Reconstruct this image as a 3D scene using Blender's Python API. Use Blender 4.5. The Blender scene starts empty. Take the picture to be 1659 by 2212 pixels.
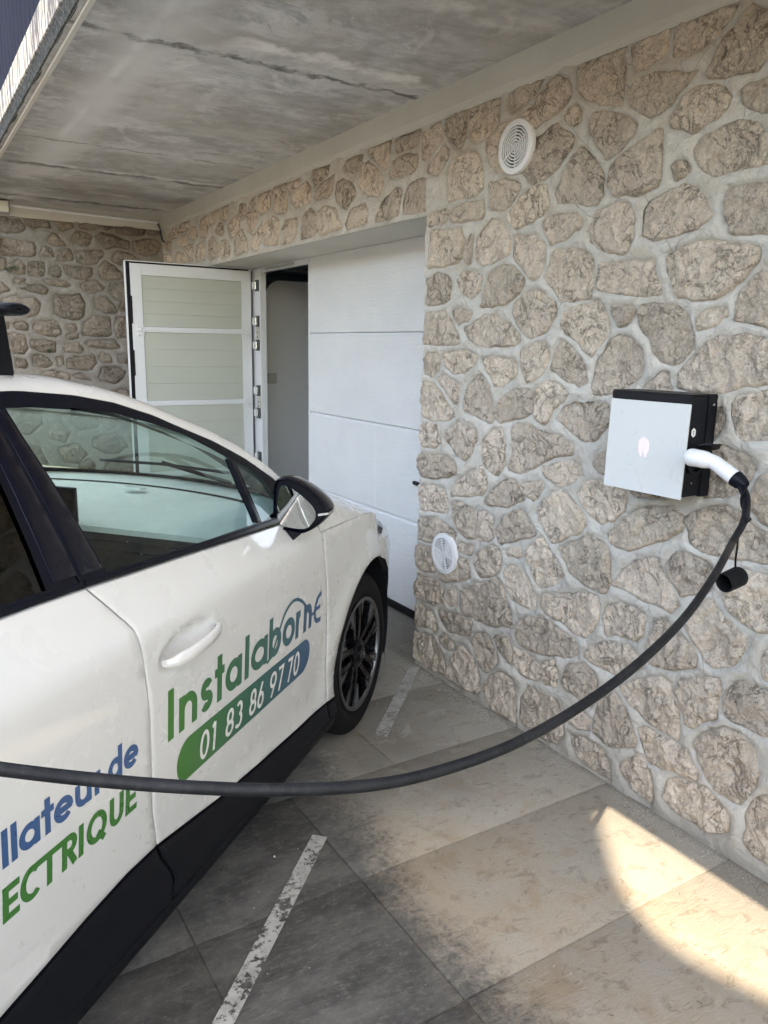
import bpy, bmesh, math, random
import numpy as np
from mathutils import Vector, Matrix, noise
from mathutils.geometry import delaunay_2d_cdt
random.seed(7)
sc = bpy.context.scene
col = sc.collection
# ------------------------------------------------------------------ camera
cam_d = bpy.data.cameras.new('camera'); cam = bpy.data.objects.new('camera', cam_d); col.objects.link(cam)
CAM = Vector((0, 0, 1.6))
R_ = Vector((0.84944573, -0.5273918, 0.01731605)); U_ = Vector((0.09531932, 0.18563695, 0.97798423)); W_ = Vector((0.51899536, 0.82909397, -0.20795914))
cam.matrix_world = Matrix(((R_.x, U_.x, -W_.x, CAM.x), (R_.y, U_.y, -W_.y, CAM.y), (R_.z, U_.z, -W_.z, CAM.z), (0, 0, 0, 1)))
cam_d.sensor_fit = 'HORIZONTAL'; cam_d.sensor_width = 36; cam_d.lens = 1672.2 / 1659 * 36
cam_d.clip_start = .02; cam_d.clip_end = 500
sc.camera = cam
# ------------------------------------------------------------------ sky, sun, exposure
SUN_EL, SUN_AZ = 62.0, 65.0        # the sun stands behind the camera, its light travels towards +Y and a little +X
sd = Vector((math.cos(math.radians(SUN_EL)) * math.cos(math.radians(SUN_AZ)), math.cos(math.radians(SUN_EL)) * math.sin(math.radians(SUN_AZ)), -math.sin(math.radians(SUN_EL))))
w = bpy.data.worlds.new('World'); sc.world = w; w.use_nodes = True
nt = w.node_tree
sky = nt.nodes.new('ShaderNodeTexSky'); sky.sky_type = 'NISHITA'; sky.sun_disc = False
sky.sun_elevation = math.radians(SUN_EL); sky.sun_rotation = math.atan2(-sd.x, -sd.y)
bg = nt.nodes['Background']; bg.inputs[1].default_value = .15
nt.links.new(sky.outputs[0], bg.inputs[0])
sl = bpy.data.lights.new('sun', 'SUN'); sl.energy = 2.0; sl.angle = math.radians(.55); sl.color = (1, .975, .94)
so = bpy.data.objects.new('sun', sl); col.objects.link(so)
so.rotation_euler = sd.to_track_quat('-Z', 'Y').to_euler(); so.location = (-4, -1, 8)
sc.view_settings.view_transform = 'Standard'; sc.view_settings.look = 'None'; sc.view_settings.gamma = 1
sc.view_settings.exposure = 2.88; sc.view_settings.use_white_balance = True; sc.view_settings.white_balance_temperature = 8900; sc.view_settings.white_balance_tint = 11; sc.view_settings.use_curve_mapping = False
sc.cycles.max_bounces = 10; sc.cycles.diffuse_bounces = 5; sc.cycles.transparent_max_bounces = 12
sc.cycles.caustics_reflective = False; sc.cycles.caustics_refractive = False
sc.cycles.use_adaptive_sampling = True; sc.cycles.adaptive_threshold = .015
sc.cycles.use_denoising = True; sc.cycles.sample_clamp_indirect = 6

# ------------------------------------------------------------------ object helpers
def mesh_obj(name, verts, faces, mat=None, parent=None, smooth=False, mats=None, fmat=None):
    me = bpy.data.meshes.new(name); me.from_pydata([tuple(v) for v in verts], [], faces)
    if mats:
        for m in mats: me.materials.append(m)
        if fmat is not None: me.polygons.foreach_set('material_index', fmat)
    elif mat: me.materials.append(mat)
    if smooth: me.polygons.foreach_set('use_smooth', [True] * len(me.polygons))
    me.update()
    o = bpy.data.objects.new(name, me); col.objects.link(o)
    if parent: o.parent = parent
    return o
def tag(o, label=None, cat=None, group=None, kind=None):
    if label: o['label'] = label
    if cat: o['category'] = cat
    if group: o['group'] = group
    if kind: o['kind'] = kind
    return o
def thing(name, label, cat, group=None, loc=(0, 0, 0)):
    o = bpy.data.objects.new(name, None); o.empty_display_size = .1; col.objects.link(o); o.location = loc
    return tag(o, label, cat, group)
class MB:
    """collects boxes, tubes and sheets, links them as one mesh"""
    def __init__(s, T=None): s.v = []; s.f = []; s.T = T
    def add(s, vs, fs):
        n = len(s.v)
        s.v += [Vector(v) for v in vs]; s.f += [tuple(i + n for i in f) for f in fs]; return s
    def box(s, a, b, bev=0):
        x0, y0, z0 = [min(p, q) for p, q in zip(a, b)]; x1, y1, z1 = [max(p, q) for p, q in zip(a, b)]
        if bev:
            bm = bmesh.new(); bmesh.ops.create_cube(bm, size=1)
            for v in bm.verts: v.co = Vector(((x0 + x1) / 2 + v.co.x * (x1 - x0), (y0 + y1) / 2 + v.co.y * (y1 - y0), (z0 + z1) / 2 + v.co.z * (z1 - z0)))
            bmesh.ops.bevel(bm, geom=bm.edges[:] , offset=bev, segments=2, profile=.5, affect='EDGES')
            bm.verts.index_update()
            s.add([v.co.copy() for v in bm.verts], [[v.index for v in f.verts] for f in bm.faces]); bm.free(); return s
        vs = [(x, y, z) for x in (x0, x1) for y in (y0, y1) for z in (z0, z1)]
        return s.add(vs, [(0, 1, 3, 2), (4, 6, 7, 5), (0, 4, 5, 1), (2, 3, 7, 6), (0, 2, 6, 4), (1, 5, 7, 3)])
    def tube(s, pts, r, n=12, cap=True):
        pts = [Vector(p) for p in pts]; rs = r if isinstance(r, (list, tuple)) else [r] * len(pts)
        t0 = (pts[1] - pts[0]).normalized(); a = t0.orthogonal().normalized(); rings = []
        for i, p in enumerate(pts):
            t = ((pts[min(i + 1, len(pts) - 1)] - pts[max(i - 1, 0)])).normalized()
            a = (a - t * a.dot(t)).normalized(); b = t.cross(a)
            rings.append([p + (a * math.cos(2 * math.pi * k / n) + b * math.sin(2 * math.pi * k / n)) * rs[i] for k in range(n)])
        vs = [v for r_ in rings for v in r_]; fs = []
        for i in range(len(pts) - 1):
            for k in range(n): fs.append((i * n + k, i * n + (k + 1) % n, (i + 1) * n + (k + 1) % n, (i + 1) * n + k))
        if cap: fs += [tuple(range(n))[::-1], tuple((len(pts) - 1) * n + k for k in range(n))]
        return s.add(vs, fs)
    def disc(s, c, ax, r0, r1, h, n=32):
        """ring or disc extruded by h along ax"""
        c = Vector(c); ax = Vector(ax).normalized(); a = ax.orthogonal().normalized(); b = ax.cross(a); vs = []; fs = []
        for rr, hh in ((r1, 0), (r1, h), (r0, h), (r0, 0)):
            vs += [c + ax * hh + (a * math.cos(2 * math.pi * k / n) + b * math.sin(2 * math.pi * k / n)) * max(rr, 1e-5) for k in range(n)]
        for q in range(4):
            for k in range(n): fs.append((q * n + k, q * n + (k + 1) % n, ((q + 1) % 4) * n + (k + 1) % n, ((q + 1) % 4) * n + k))
        return s.add(vs, fs)
    def lathe(s, c, ax, prof, n=48, up=None):
        """prof = [(radius, along)]"""
        c = Vector(c); ax = Vector(ax).normalized(); a = ax.orthogonal().normalized(); b = ax.cross(a); vs = []; fs = []
        for rr, hh in prof: vs += [c + ax * hh + (a * math.cos(2 * math.pi * k / n) + b * math.sin(2 * math.pi * k / n)) * max(rr, 1e-5) for k in range(n)]
        for q in range(len(prof) - 1):
            for k in range(n): fs.append((q * n + k, q * n + (k + 1) % n, (q + 1) * n + (k + 1) % n, (q + 1) * n + k))
        return s.add(vs, fs)
    def grid(s, P):
        """P[i][j] points"""
        m = len(P[0])
        return s.add([q for r in P for q in r], [(i * m + j, i * m + j + 1, (i + 1) * m + j + 1, (i + 1) * m + j) for i in range(len(P) - 1) for j in range(m - 1)])
    def prism(s, poly, off):
        """planar polygon (list of Vectors) extruded by vector off"""
        poly = [Vector(p) for p in poly]; off = Vector(off); n = len(poly)
        return s.add(poly + [p + off for p in poly], [tuple(range(n))[::-1], tuple(range(n, 2 * n))] + [(i, (i + 1) % n, n + (i + 1) % n, n + i) for i in range(n)])
    def build(s, name, mat, parent=None, smooth=False, wn=True):
        vs = [s.T @ v for v in s.v] if s.T is not None else s.v
        o = mesh_obj(name, vs, s.f, mat, parent)
        bm = bmesh.new(); bm.from_mesh(o.data); bmesh.ops.recalc_face_normals(bm, faces=bm.faces[:]); bm.to_mesh(o.data); bm.free()
        if smooth:
            o.data.polygons.foreach_set('use_smooth', [True] * len(o.data.polygons))
            o.data.set_sharp_from_angle(angle=math.radians(38))
        return o

def resample(poly, step, closed=True):
    out = []; n = len(poly)
    for i in range(n if closed else n - 1):
        a, b = poly[i], poly[(i + 1) % n]; L = math.hypot(b[0] - a[0], b[1] - a[1]); k = max(1, int(round(L / step)))
        for j in range(k): out.append((a[0] + (b[0] - a[0]) * j / k, a[1] + (b[1] - a[1]) * j / k))
    if not closed: out.append(tuple(poly[-1]))
    return out
def chaikin(poly, n=1, closed=True):
    for _ in range(n):
        out = []; m = len(poly)
        for i in range(m if closed else m - 1):
            a, b = poly[i], poly[(i + 1) % m]
            out += [(a[0] * .75 + b[0] * .25, a[1] * .75 + b[1] * .25), (a[0] * .25 + b[0] * .75, a[1] * .25 + b[1] * .75)]
        if not closed: out = [tuple(poly[0])] + out[1:-1] + [tuple(poly[-1])]
        poly = out
    return poly
def area2(p): return sum(p[i][0] * p[(i + 1) % len(p)][1] - p[(i + 1) % len(p)][0] * p[i][1] for i in range(len(p)))
def inset(poly, d):
    if area2(poly) < 0: poly = poly[::-1]
    n = len(poly); out = []
    for i in range(n):
        a, b, c = poly[i - 1], poly[i], poly[(i + 1) % n]
        t1 = Vector((b[0] - a[0], b[1] - a[1])); t2 = Vector((c[0] - b[0], c[1] - b[1]))
        if t1.length < 1e-9 or t2.length < 1e-9: out.append(b); continue
        t1.normalize(); t2.normalize(); nn = Vector((-t1.y - t2.y, t1.x + t2.x))
        if nn.length < 1e-6: nn = Vector((-t1.y, t1.x))
        nn.normalize(); k = 1 / max(.5, nn.dot(Vector((-t1.y, t1.x))))
        out.append((b[0] + nn.x * d * k, b[1] + nn.y * d * k))
    return out
def inside_np(px, py, poly):
    c = np.zeros(px.shape, bool); n = len(poly)
    for i in range(n):
        x0, y0 = poly[i]; x1, y1 = poly[(i + 1) % n]
        if y0 == y1: continue
        m = ((y0 > py) != (y1 > py)) & (px < (x1 - x0) * (py - y0) / (y1 - y0) + x0)
        c ^= m
    return c
def dist_np(px, py, poly):
    d = np.full(px.shape, 1e9); n = len(poly)
    for i in range(n):
        x0, y0 = poly[i]; x1, y1 = poly[(i + 1) % n]; dx, dy = x1 - x0, y1 - y0; L = dx * dx + dy * dy + 1e-12
        t = np.clip(((px - x0) * dx + (py - y0) * dy) / L, 0, 1)
        d = np.minimum(d, np.hypot(px - x0 - t * dx, py - y0 - t * dy))
    return d
def fill2d(loops, step, keep_away=.45):
    """even-odd fill of closed loops with an inner grid; returns points, triangles, number of loop points"""
    pts = []; edges = []
    for lp in loops:
        n0 = len(pts); pts += lp; edges += [(n0 + i, n0 + (i + 1) % len(lp)) for i in range(len(lp))]
    nb = len(pts)
    A = np.array(pts); x0, y0 = A.min(0); x1, y1 = A.max(0)
    gx, gy = np.meshgrid(np.arange(x0 + step / 2, x1, step), np.arange(y0 + step / 2, y1, step))
    gx = gx.ravel().copy(); gy = gy.ravel().copy()
    gx[...] += (np.floor((gy - y0) / step) % 2) * step * .5
    ins = np.zeros(gx.shape, bool); dd = np.full(gx.shape, 1e9)
    for lp in loops: ins ^= inside_np(gx, gy, lp); dd = np.minimum(dd, dist_np(gx, gy, lp))
    m = ins & (dd > step * keep_away)
    P = [Vector(p) for p in pts] + [Vector((a, b)) for a, b in zip(gx[m], gy[m])]
    co, _, tris, ov, _, _ = delaunay_2d_cdt(P, edges, [], 0, 1e-7)
    T = np.array([t for t in tris if len(t) == 3]); co_ = np.array([(v.x, v.y) for v in co])
    cc = co_[T].mean(1); ins = np.zeros(len(cc), bool)
    for lp in loops: ins ^= inside_np(cc[:, 0], cc[:, 1], lp)
    T = T[ins]
    a = co_[T]; ar = (a[:, 1, 0] - a[:, 0, 0]) * (a[:, 2, 1] - a[:, 0, 1]) - (a[:, 2, 0] - a[:, 0, 0]) * (a[:, 1, 1] - a[:, 0, 1])
    T[ar < 0] = T[ar < 0][:, ::-1]; T = T[abs(ar) > 1e-12]
    return co_, T

# ------------------------------------------------------------------ material helpers
class NT:
    def __init__(s, name):
        s.m = bpy.data.materials.new(name); s.m.use_nodes = True; s.t = s.m.node_tree; s.b = s.t.nodes['Principled BSDF']
        g = s.t.nodes.new('ShaderNodeNewGeometry'); s.pos = g.outputs['Position']; s.geo = g
    def n(s, typ, **kw):
        nd = s.t.nodes.new(typ)
        for k, v in kw.items(): setattr(nd, k, v)
        return nd
    def link(s, inp, v):
        if hasattr(v, 'is_linked') or isinstance(v, bpy.types.NodeSocket): s.t.links.new(v, inp)
        else: inp.default_value = v if not (isinstance(v, tuple) and len(v) == 3 and len(inp.default_value) == 4) else (*v, 1)
    def math(s, op, a, b=0.0, c=None, clamp=False):
        nd = s.n('ShaderNodeMath', operation=op, use_clamp=clamp); s.link(nd.inputs[0], a); s.link(nd.inputs[1], b)
        if c is not None: s.link(nd.inputs[2], c)
        return nd.outputs[0]
    def vec(s, scale=(1, 1, 1), src=None, add=(0, 0, 0)):
        nd = s.n('ShaderNodeMapping'); s.t.links.new(src or s.pos, nd.inputs[0]); nd.inputs['Scale'].default_value = scale; nd.inputs['Location'].default_value = add
        return nd.outputs[0]
    def noise(s, scale, detail=6, rough=.6, vec=None, dist=0, typ='FBM'):
        nd = s.n('ShaderNodeTexNoise'); nd.noise_type = typ
        if typ != 'FBM': nd.normalize = True
        s.t.links.new(vec or s.pos, nd.inputs['Vector']); nd.inputs['Scale'].default_value = scale; nd.inputs['Detail'].default_value = detail
        nd.inputs['Roughness'].default_value = rough; nd.inputs['Distortion'].default_value = dist
        return nd.outputs['Fac']
    def voro(s, scale, vec=None, feature='F1'):
        nd = s.n('ShaderNodeTexVoronoi', feature=feature); s.t.links.new(vec or s.pos, nd.inputs['Vector']); nd.inputs['Scale'].default_value = scale
        return nd.outputs['Distance']
    def ramp(s, f, a, b, lo=0., hi=1.):
        nd = s.n('ShaderNodeMapRange', interpolation_type='SMOOTHSTEP'); s.link(nd.inputs[0], f)
        for i, v in zip((1, 2, 3, 4), (a, b, lo, hi)): nd.inputs[i].default_value = v
        return nd.outputs[0]
    def mix(s, f, a, b, mode='MIX'):
        nd = s.n('ShaderNodeMix', data_type='RGBA', blend_type=mode); s.link(nd.inputs[0], f)
        s.link(nd.inputs[6], a); s.link(nd.inputs[7], b); return nd.outputs[2]
    def bump(s, h, dist=.01, strength=1., nrm=None):
        nd = s.n('ShaderNodeBump'); nd.inputs['Strength'].default_value = strength; nd.inputs['Distance'].default_value = dist
        s.link(nd.inputs['Height'], h)
        if nrm is not None: s.t.links.new(nrm, nd.inputs['Normal'])
        return nd.outputs[0]
    def xyz(s):
        nd = s.n('ShaderNodeSeparateXYZ'); s.t.links.new(s.pos, nd.inputs[0]); return nd.outputs
    def rnd(s): return s.n('ShaderNodeObjectInfo').outputs['Random']
    def out(s, color=None, rough=None, normal=None, **kw):
        if color is not None: s.link(s.b.inputs['Base Color'], color)
        if rough is not None: s.link(s.b.inputs['Roughness'], rough)
        if normal is not None: s.link(s.b.inputs['Normal'], normal)
        for k, v in kw.items(): s.link(s.b.inputs[k.replace('_', ' ')], v)
        return s.m
def simple(name, c, rough=.5, var=.12, scale=30, bump=.0005, bscale=200, **kw):
    s = NT(name); f = s.noise(scale, 5)
    c1 = tuple(min(1, v * (1 + var)) for v in c); c0 = tuple(v * (1 - var) for v in c)
    r = s.noise(scale * 2.3, 4)
    return s.out(s.mix(f, c0, c1), s.ramp(r, .2, .8, max(.02, rough - .08), min(1, rough + .08)), s.bump(s.noise(bscale, 3), bump) if bump else None, **kw)

# stone
def stone_mat(name, cs, dark=.5, ylw=.5, val=1.):
    s = NT(name); r = s.rnd()
    off = s.n('ShaderNodeVectorMath', operation='ADD'); cr = s.n('ShaderNodeCombineXYZ'); s.link(cr.inputs[0], s.math('MULTIPLY', r, 37.)); s.link(cr.inputs[1], s.math('MULTIPLY', r, 91.)); s.link(cr.inputs[2], s.math('MULTIPLY', r, 13.))
    s.t.links.new(s.pos, off.inputs[0]); s.t.links.new(cr.outputs[0], off.inputs[1]); v = off.outputs[0]
    a = s.ramp(s.noise(5, 7, .62, v), .35, .68); b = s.ramp(s.noise(26, 8, .7, v), .35, .68); c = s.ramp(s.noise(11, 6, .65, v, .6), .55, .75)
    k = s.mix(a, cs[0], cs[1]); k = s.mix(s.math('MULTIPLY', b, .5), k, cs[2]); k = s.mix(s.math('MULTIPLY', c, ylw), k, cs[3])
    k = s.mix(s.math('MULTIPLY', s.ramp(s.math('FRACT', s.math('MULTIPLY', r, 17.3)), .0, 1.), .5), k, s.mix(a, cs[4], cs[1]))
    # lichen and dirt: black specks and greyer smears
    sp = s.math('MULTIPLY', s.ramp(s.voro(230, v), .30, .12), s.ramp(s.noise(16, 5, .6, v), .42, .58))
    sp2 = s.math('MULTIPLY', s.ramp(s.voro(75, v), .20, .05), s.ramp(s.noise(9, 5, .6, v), .48, .62))
    sp3 = s.ramp(s.noise(60, 9, .75, v), .57, .72)
    d = s.math('MAXIMUM', s.math('MULTIPLY', sp, .55), s.math('MAXIMUM', s.math('MULTIPLY', sp2, .8), s.math('MULTIPLY', sp3, .35)))
    k = s.mix(s.math('MULTIPLY', d, dark), k, (.045, .04, .035))
    msk = s.ramp(s.noise(7, 4, .6, v), .42, .55); msk2 = s.ramp(s.noise(10, 4, .6, s.vec((1, 1, 1), v, (4, 4, 4))), .40, .55)
    ck = s.math('MULTIPLY', s.ramp(s.math('ABSOLUTE', s.math('SUBTRACT', s.noise(9, 9, .62, v, 1.2), .5)), .020, .003), msk)
    ck2 = s.math('MULTIPLY', s.ramp(s.math('ABSOLUTE', s.math('SUBTRACT', s.noise(24, 8, .65, v, 1.0), .5)), .028, .004), msk2)
    k = s.mix(s.math('MULTIPLY', ck, .50), k, (.16, .13, .095)); k = s.mix(s.math('MULTIPLY', ck2, .50), k, (.19, .155, .115)); k = s.mix(s.math('MULTIPLY', s.ramp(s.noise(130, 7, .75, v), .53, .64), .45), k, (.17, .14, .11)); k = s.mix(s.math('MULTIPLY', s.ramp(s.noise(75, 8, .72, v), .55, .68), .5), k, (.80, .76, .68))
    br = s.ramp(r, 0, 1, val * .90, val * 1.24)
    hs = s.n('ShaderNodeHueSaturation'); s.link(hs.inputs['Value'], br); s.link(hs.inputs['Color'], k); k = hs.outputs[0]
    rg = s.noise(14, 9, .62, v, .5, 'RIDGED_MULTIFRACTAL')
    hgt = s.math('ADD', s.math('MULTIPLY', s.noise(22, 10, .72, v, .4), 1.), s.math('MULTIPLY', rg, .35))
    hgt = s.math('SUBTRACT', hgt, s.math('MULTIPLY', sp2, .25))
    n1 = s.bump(s.math('SUBTRACT', hgt, s.math('MULTIPLY', ck, .35)), .034, 1.)
    n2 = s.bump(s.noise(170, 6, .7, v), .0028, .9, n1)
    return s.out(k, .93, n2, Specular_IOR_Level=.25)
M_STONE = stone_mat('tan_limestone', [(.80, .665, .525), (.68, .57, .46), (.88, .79, .685), (.72, .54, .34), (.70, .60, .52)], 1., .40)
M_STONE_B = stone_mat('shaded_weathered_stone', [(.33, .26, .20), (.25, .21, .17), (.42, .385, .335), (.31, .215, .14), (.30, .275, .245)], 1., .35)  # weathered grey, darkened further for the shade on the back wall
def mortar_mat(name, c, c2, low=True):
    s = NT(name); x, y, z = s.xyz()
    a = s.ramp(s.noise(2.2, 6, .6, None, .8), .3, .7); b = s.ramp(s.noise(9, 8, .65, s.vec((1, 1, 1.6)), 1.2), .45, .7)
    k = s.mix(a, c, tuple(v * .86 for v in c)); k = s.mix(s.math('MULTIPLY', b, .7), k, c2)
    if low:   # soil splashed up from the ground
        lo = s.math('MULTIPLY', s.ramp(s.math('ADD', z, s.math('MULTIPLY', s.noise(6, 6), .25)), .34, .05), .65)
        k = s.mix(lo, k, (.27, .235, .19))
    sp = s.math('MULTIPLY', s.ramp(s.voro(60), .16, .05), s.ramp(s.noise(5, 4), .5, .6))
    k = s.mix(s.math('MULTIPLY', sp, .7), k, (.12, .11, .10))
    cr = s.math('MULTIPLY', s.ramp(s.voro(4.5, s.vec((1, 1, 1)), 'DISTANCE_TO_EDGE'), .006, .001), s.ramp(s.noise(3, 3), .52, .6))
    k = s.mix(s.math('MULTIPLY', cr, .6), k, (.13, .12, .11))
    h = s.math('ADD', s.math('MULTIPLY', s.noise(9, 8, .6, None, 2.5), 1.), s.math('MULTIPLY', s.noise(45, 8, .7, s.vec((1, .4, 1)), .8), .25))
    n = s.bump(s.math('SUBTRACT', h, s.math('MULTIPLY', cr, .1)), .022, .7); n = s.bump(s.noise(260, 5, .7), .0012, .8, n)
    return s.out(k, .9, n, Specular_IOR_Level=.25)
M_MORTAR = mortar_mat('cement_mortar', (.60, .575, .522), (.46, .40, .315))
M_MORTAR_B = mortar_mat('shade_toned_mortar', (.31, .29, .26), (.24, .205, .165), False)  # same mortar, shade of the back wall put into its colour
def render_mat():
    s = NT('smooth_cement_render'); x, y, z = s.xyz()
    k = s.mix(s.ramp(s.noise(1.6, 6, .6), .3, .7), (.60, .585, .535), (.53, .51, .455)); k = s.mix(s.math('MULTIPLY', s.ramp(s.noise(14, 8, .7, None, 1), .5, .75), .4), k, (.50, .49, .46))
    sp = s.math('MULTIPLY', s.ramp(s.voro(30), .10, .03), s.ramp(s.noise(4, 4), .5, .6)); k = s.mix(s.math('MULTIPLY', sp, .7), k, (.12, .11, .1))
    cr = s.math('MULTIPLY', s.ramp(s.math('ABSOLUTE', s.math('ADD', s.math('SUBTRACT', y, 1.54), s.math('MULTIPLY', s.math('SUBTRACT', s.noise(12, 6), .5), .12))), .0032, .0008), s.ramp(x, 2.0, 2.1))
    k = s.mix(s.math('MULTIPLY', cr, .8), k, (.1, .1, .1))
    return s.out(k, .85, s.bump(s.noise(60, 7, .7), .003, .6), Specular_IOR_Level=.3)
M_RENDER = render_mat()
def ceil_mat():
    s = NT('stained_board_concrete'); x, y, z = s.xyz()
    wob = s.math('MULTIPLY', s.math('SUBTRACT', s.noise(2.2, 7, .65), .5), .55); wob2 = s.math('MULTIPLY', s.math('SUBTRACT', s.noise(7, 8, .65), .5), .22)
    grain = s.math('ADD', s.math('MULTIPLY', s.noise(3, 10, .75, s.vec((1.6, 5.2, 1)), .5), .5), s.math('MULTIPLY', s.noise(5, 10, .75, None, .4), .5))
    k = s.mix(s.ramp(grain, .38, .62), (.36, .365, .37), (.65, .66, .665)); k = s.mix(s.math('MULTIPLY', s.ramp(s.noise(2.4, 8, .7, s.vec((1, 1.7, 1)), .5), .45, .62), .55), k, (.33, .325, .315)); k = s.mix(s.math('MULTIPLY', s.ramp(s.noise(1.5, 9, .74, None, .9), .50, .60), .6), k, (.62, .62, .61)); k = s.mix(s.math('MULTIPLY', s.ramp(s.noise(2.6, 9, .74, s.vec((1, 1, 1), None, (9, 2, 0)), 1.2), .56, .60), .55), k, (.72, .715, .70))
    k = s.mix(s.math('MULTIPLY', s.ramp(s.noise(1.1, 5), .4, .65), .5), k, (.36, .33, .27))
    # a rubbed pale band running the length of the slab and pale filler along the shutter joints
    bd = s.math('ABSOLUTE', s.math('SUBTRACT', s.math('ADD', x, s.math('MULTIPLY', wob, .35)), .93))
    band = s.math('MULTIPLY', s.ramp(bd, .20, .03), s.ramp(s.noise(2.5, 5), .3, .55, .35, .95)); k = s.mix(band, k, (.62, .625, .62))
    core = s.math('MULTIPLY', s.ramp(s.math('ABSOLUTE', s.math('SUBTRACT', s.math('ADD', x, s.math('MULTIPLY', wob, .04)), .90)), .035, .0), s.ramp(s.noise(1.7, 3), .45, .6)); k = s.mix(s.math('MULTIPLY', core, .6), k, (.76, .77, .765))
    def line(y0, wd, c, amt, w2=wob2, xm=None):
        nonlocal k
        f = s.ramp(s.math('ABSOLUTE', s.math('SUBTRACT', s.math('ADD', y, w2), y0)), wd, wd * .25)
        f = s.math('MULTIPLY', f, s.math('MULTIPLY', s.ramp(s.noise(4.5, 6, .65, s.vec((1, 1, 1), None, (y0, 3, 1))), .35, .6), amt))
        if xm: f = s.math('MULTIPLY', f, s.ramp(x, xm[0], xm[1]))
        k = s.mix(f, k, c)
    line(3.05, .28, (.60, .60, .585), .9); line(3.0, .13, (.40, .39, .36), .9, wob, (.9, 1.2)); line(3.04, .07, (.78, .775, .755), 1., wob, (1.1, 1.3))
    line(3.17, .030, (.13, .125, .12), .9, wob2); line(1.75, .30, (.52, .50, .45), .7, wob); line(2.3, .12, (.70, .69, .66), .8, wob, (1.2, 1.5))
    line(4.92, .17, (.60, .60, .59), .9); line(4.95, .022, (.24, .235, .22), .8); line(5.62, .05, (.70, .70, .68), .9); line(5.68, .06, (.15, .145, .14), .85); line(6.94, .08, (.12, .118, .115), .85); line(6.4, .4, (.20, .195, .185), .6, wob)
    dk = s.math('MULTIPLY', s.ramp(x, .98, .66), s.ramp(s.noise(5, 8, .7), .35, .6)); k = s.mix(s.math('MULTIPLY', dk, .55), k, (.20, .195, .185))
    pit = s.math('MULTIPLY', s.ramp(s.voro(55, s.vec((1, 1.5, 1))), .13, .04), s.ramp(s.noise(3.2, 4), .52, .6)); k = s.mix(s.math('MULTIPLY', pit, .8), k, (.07, .065, .06))
    return s.out(k, .85, s.bump(s.math('SUBTRACT', grain, s.math('MULTIPLY', pit, .5)), .008, .7), Specular_IOR_Level=.25)
M_CEIL = ceil_mat()
def fascia_mat():
    s = NT('peeling_white_fascia'); x, y, z = s.xyz()
    st = s.noise(26, 8, .7, s.vec((1, 1, .14))); f = s.ramp(st, .47, .53)
    k = s.mix(f, (.11, .10, .115), (.52, .49, .43))
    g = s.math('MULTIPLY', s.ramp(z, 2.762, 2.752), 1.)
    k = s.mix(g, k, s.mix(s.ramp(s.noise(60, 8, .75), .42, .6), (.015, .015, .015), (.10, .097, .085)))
    return s.out(k, .9, s.bump(s.noise(70, 8, .7), .006))
M_FASCIA = fascia_mat()
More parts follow.
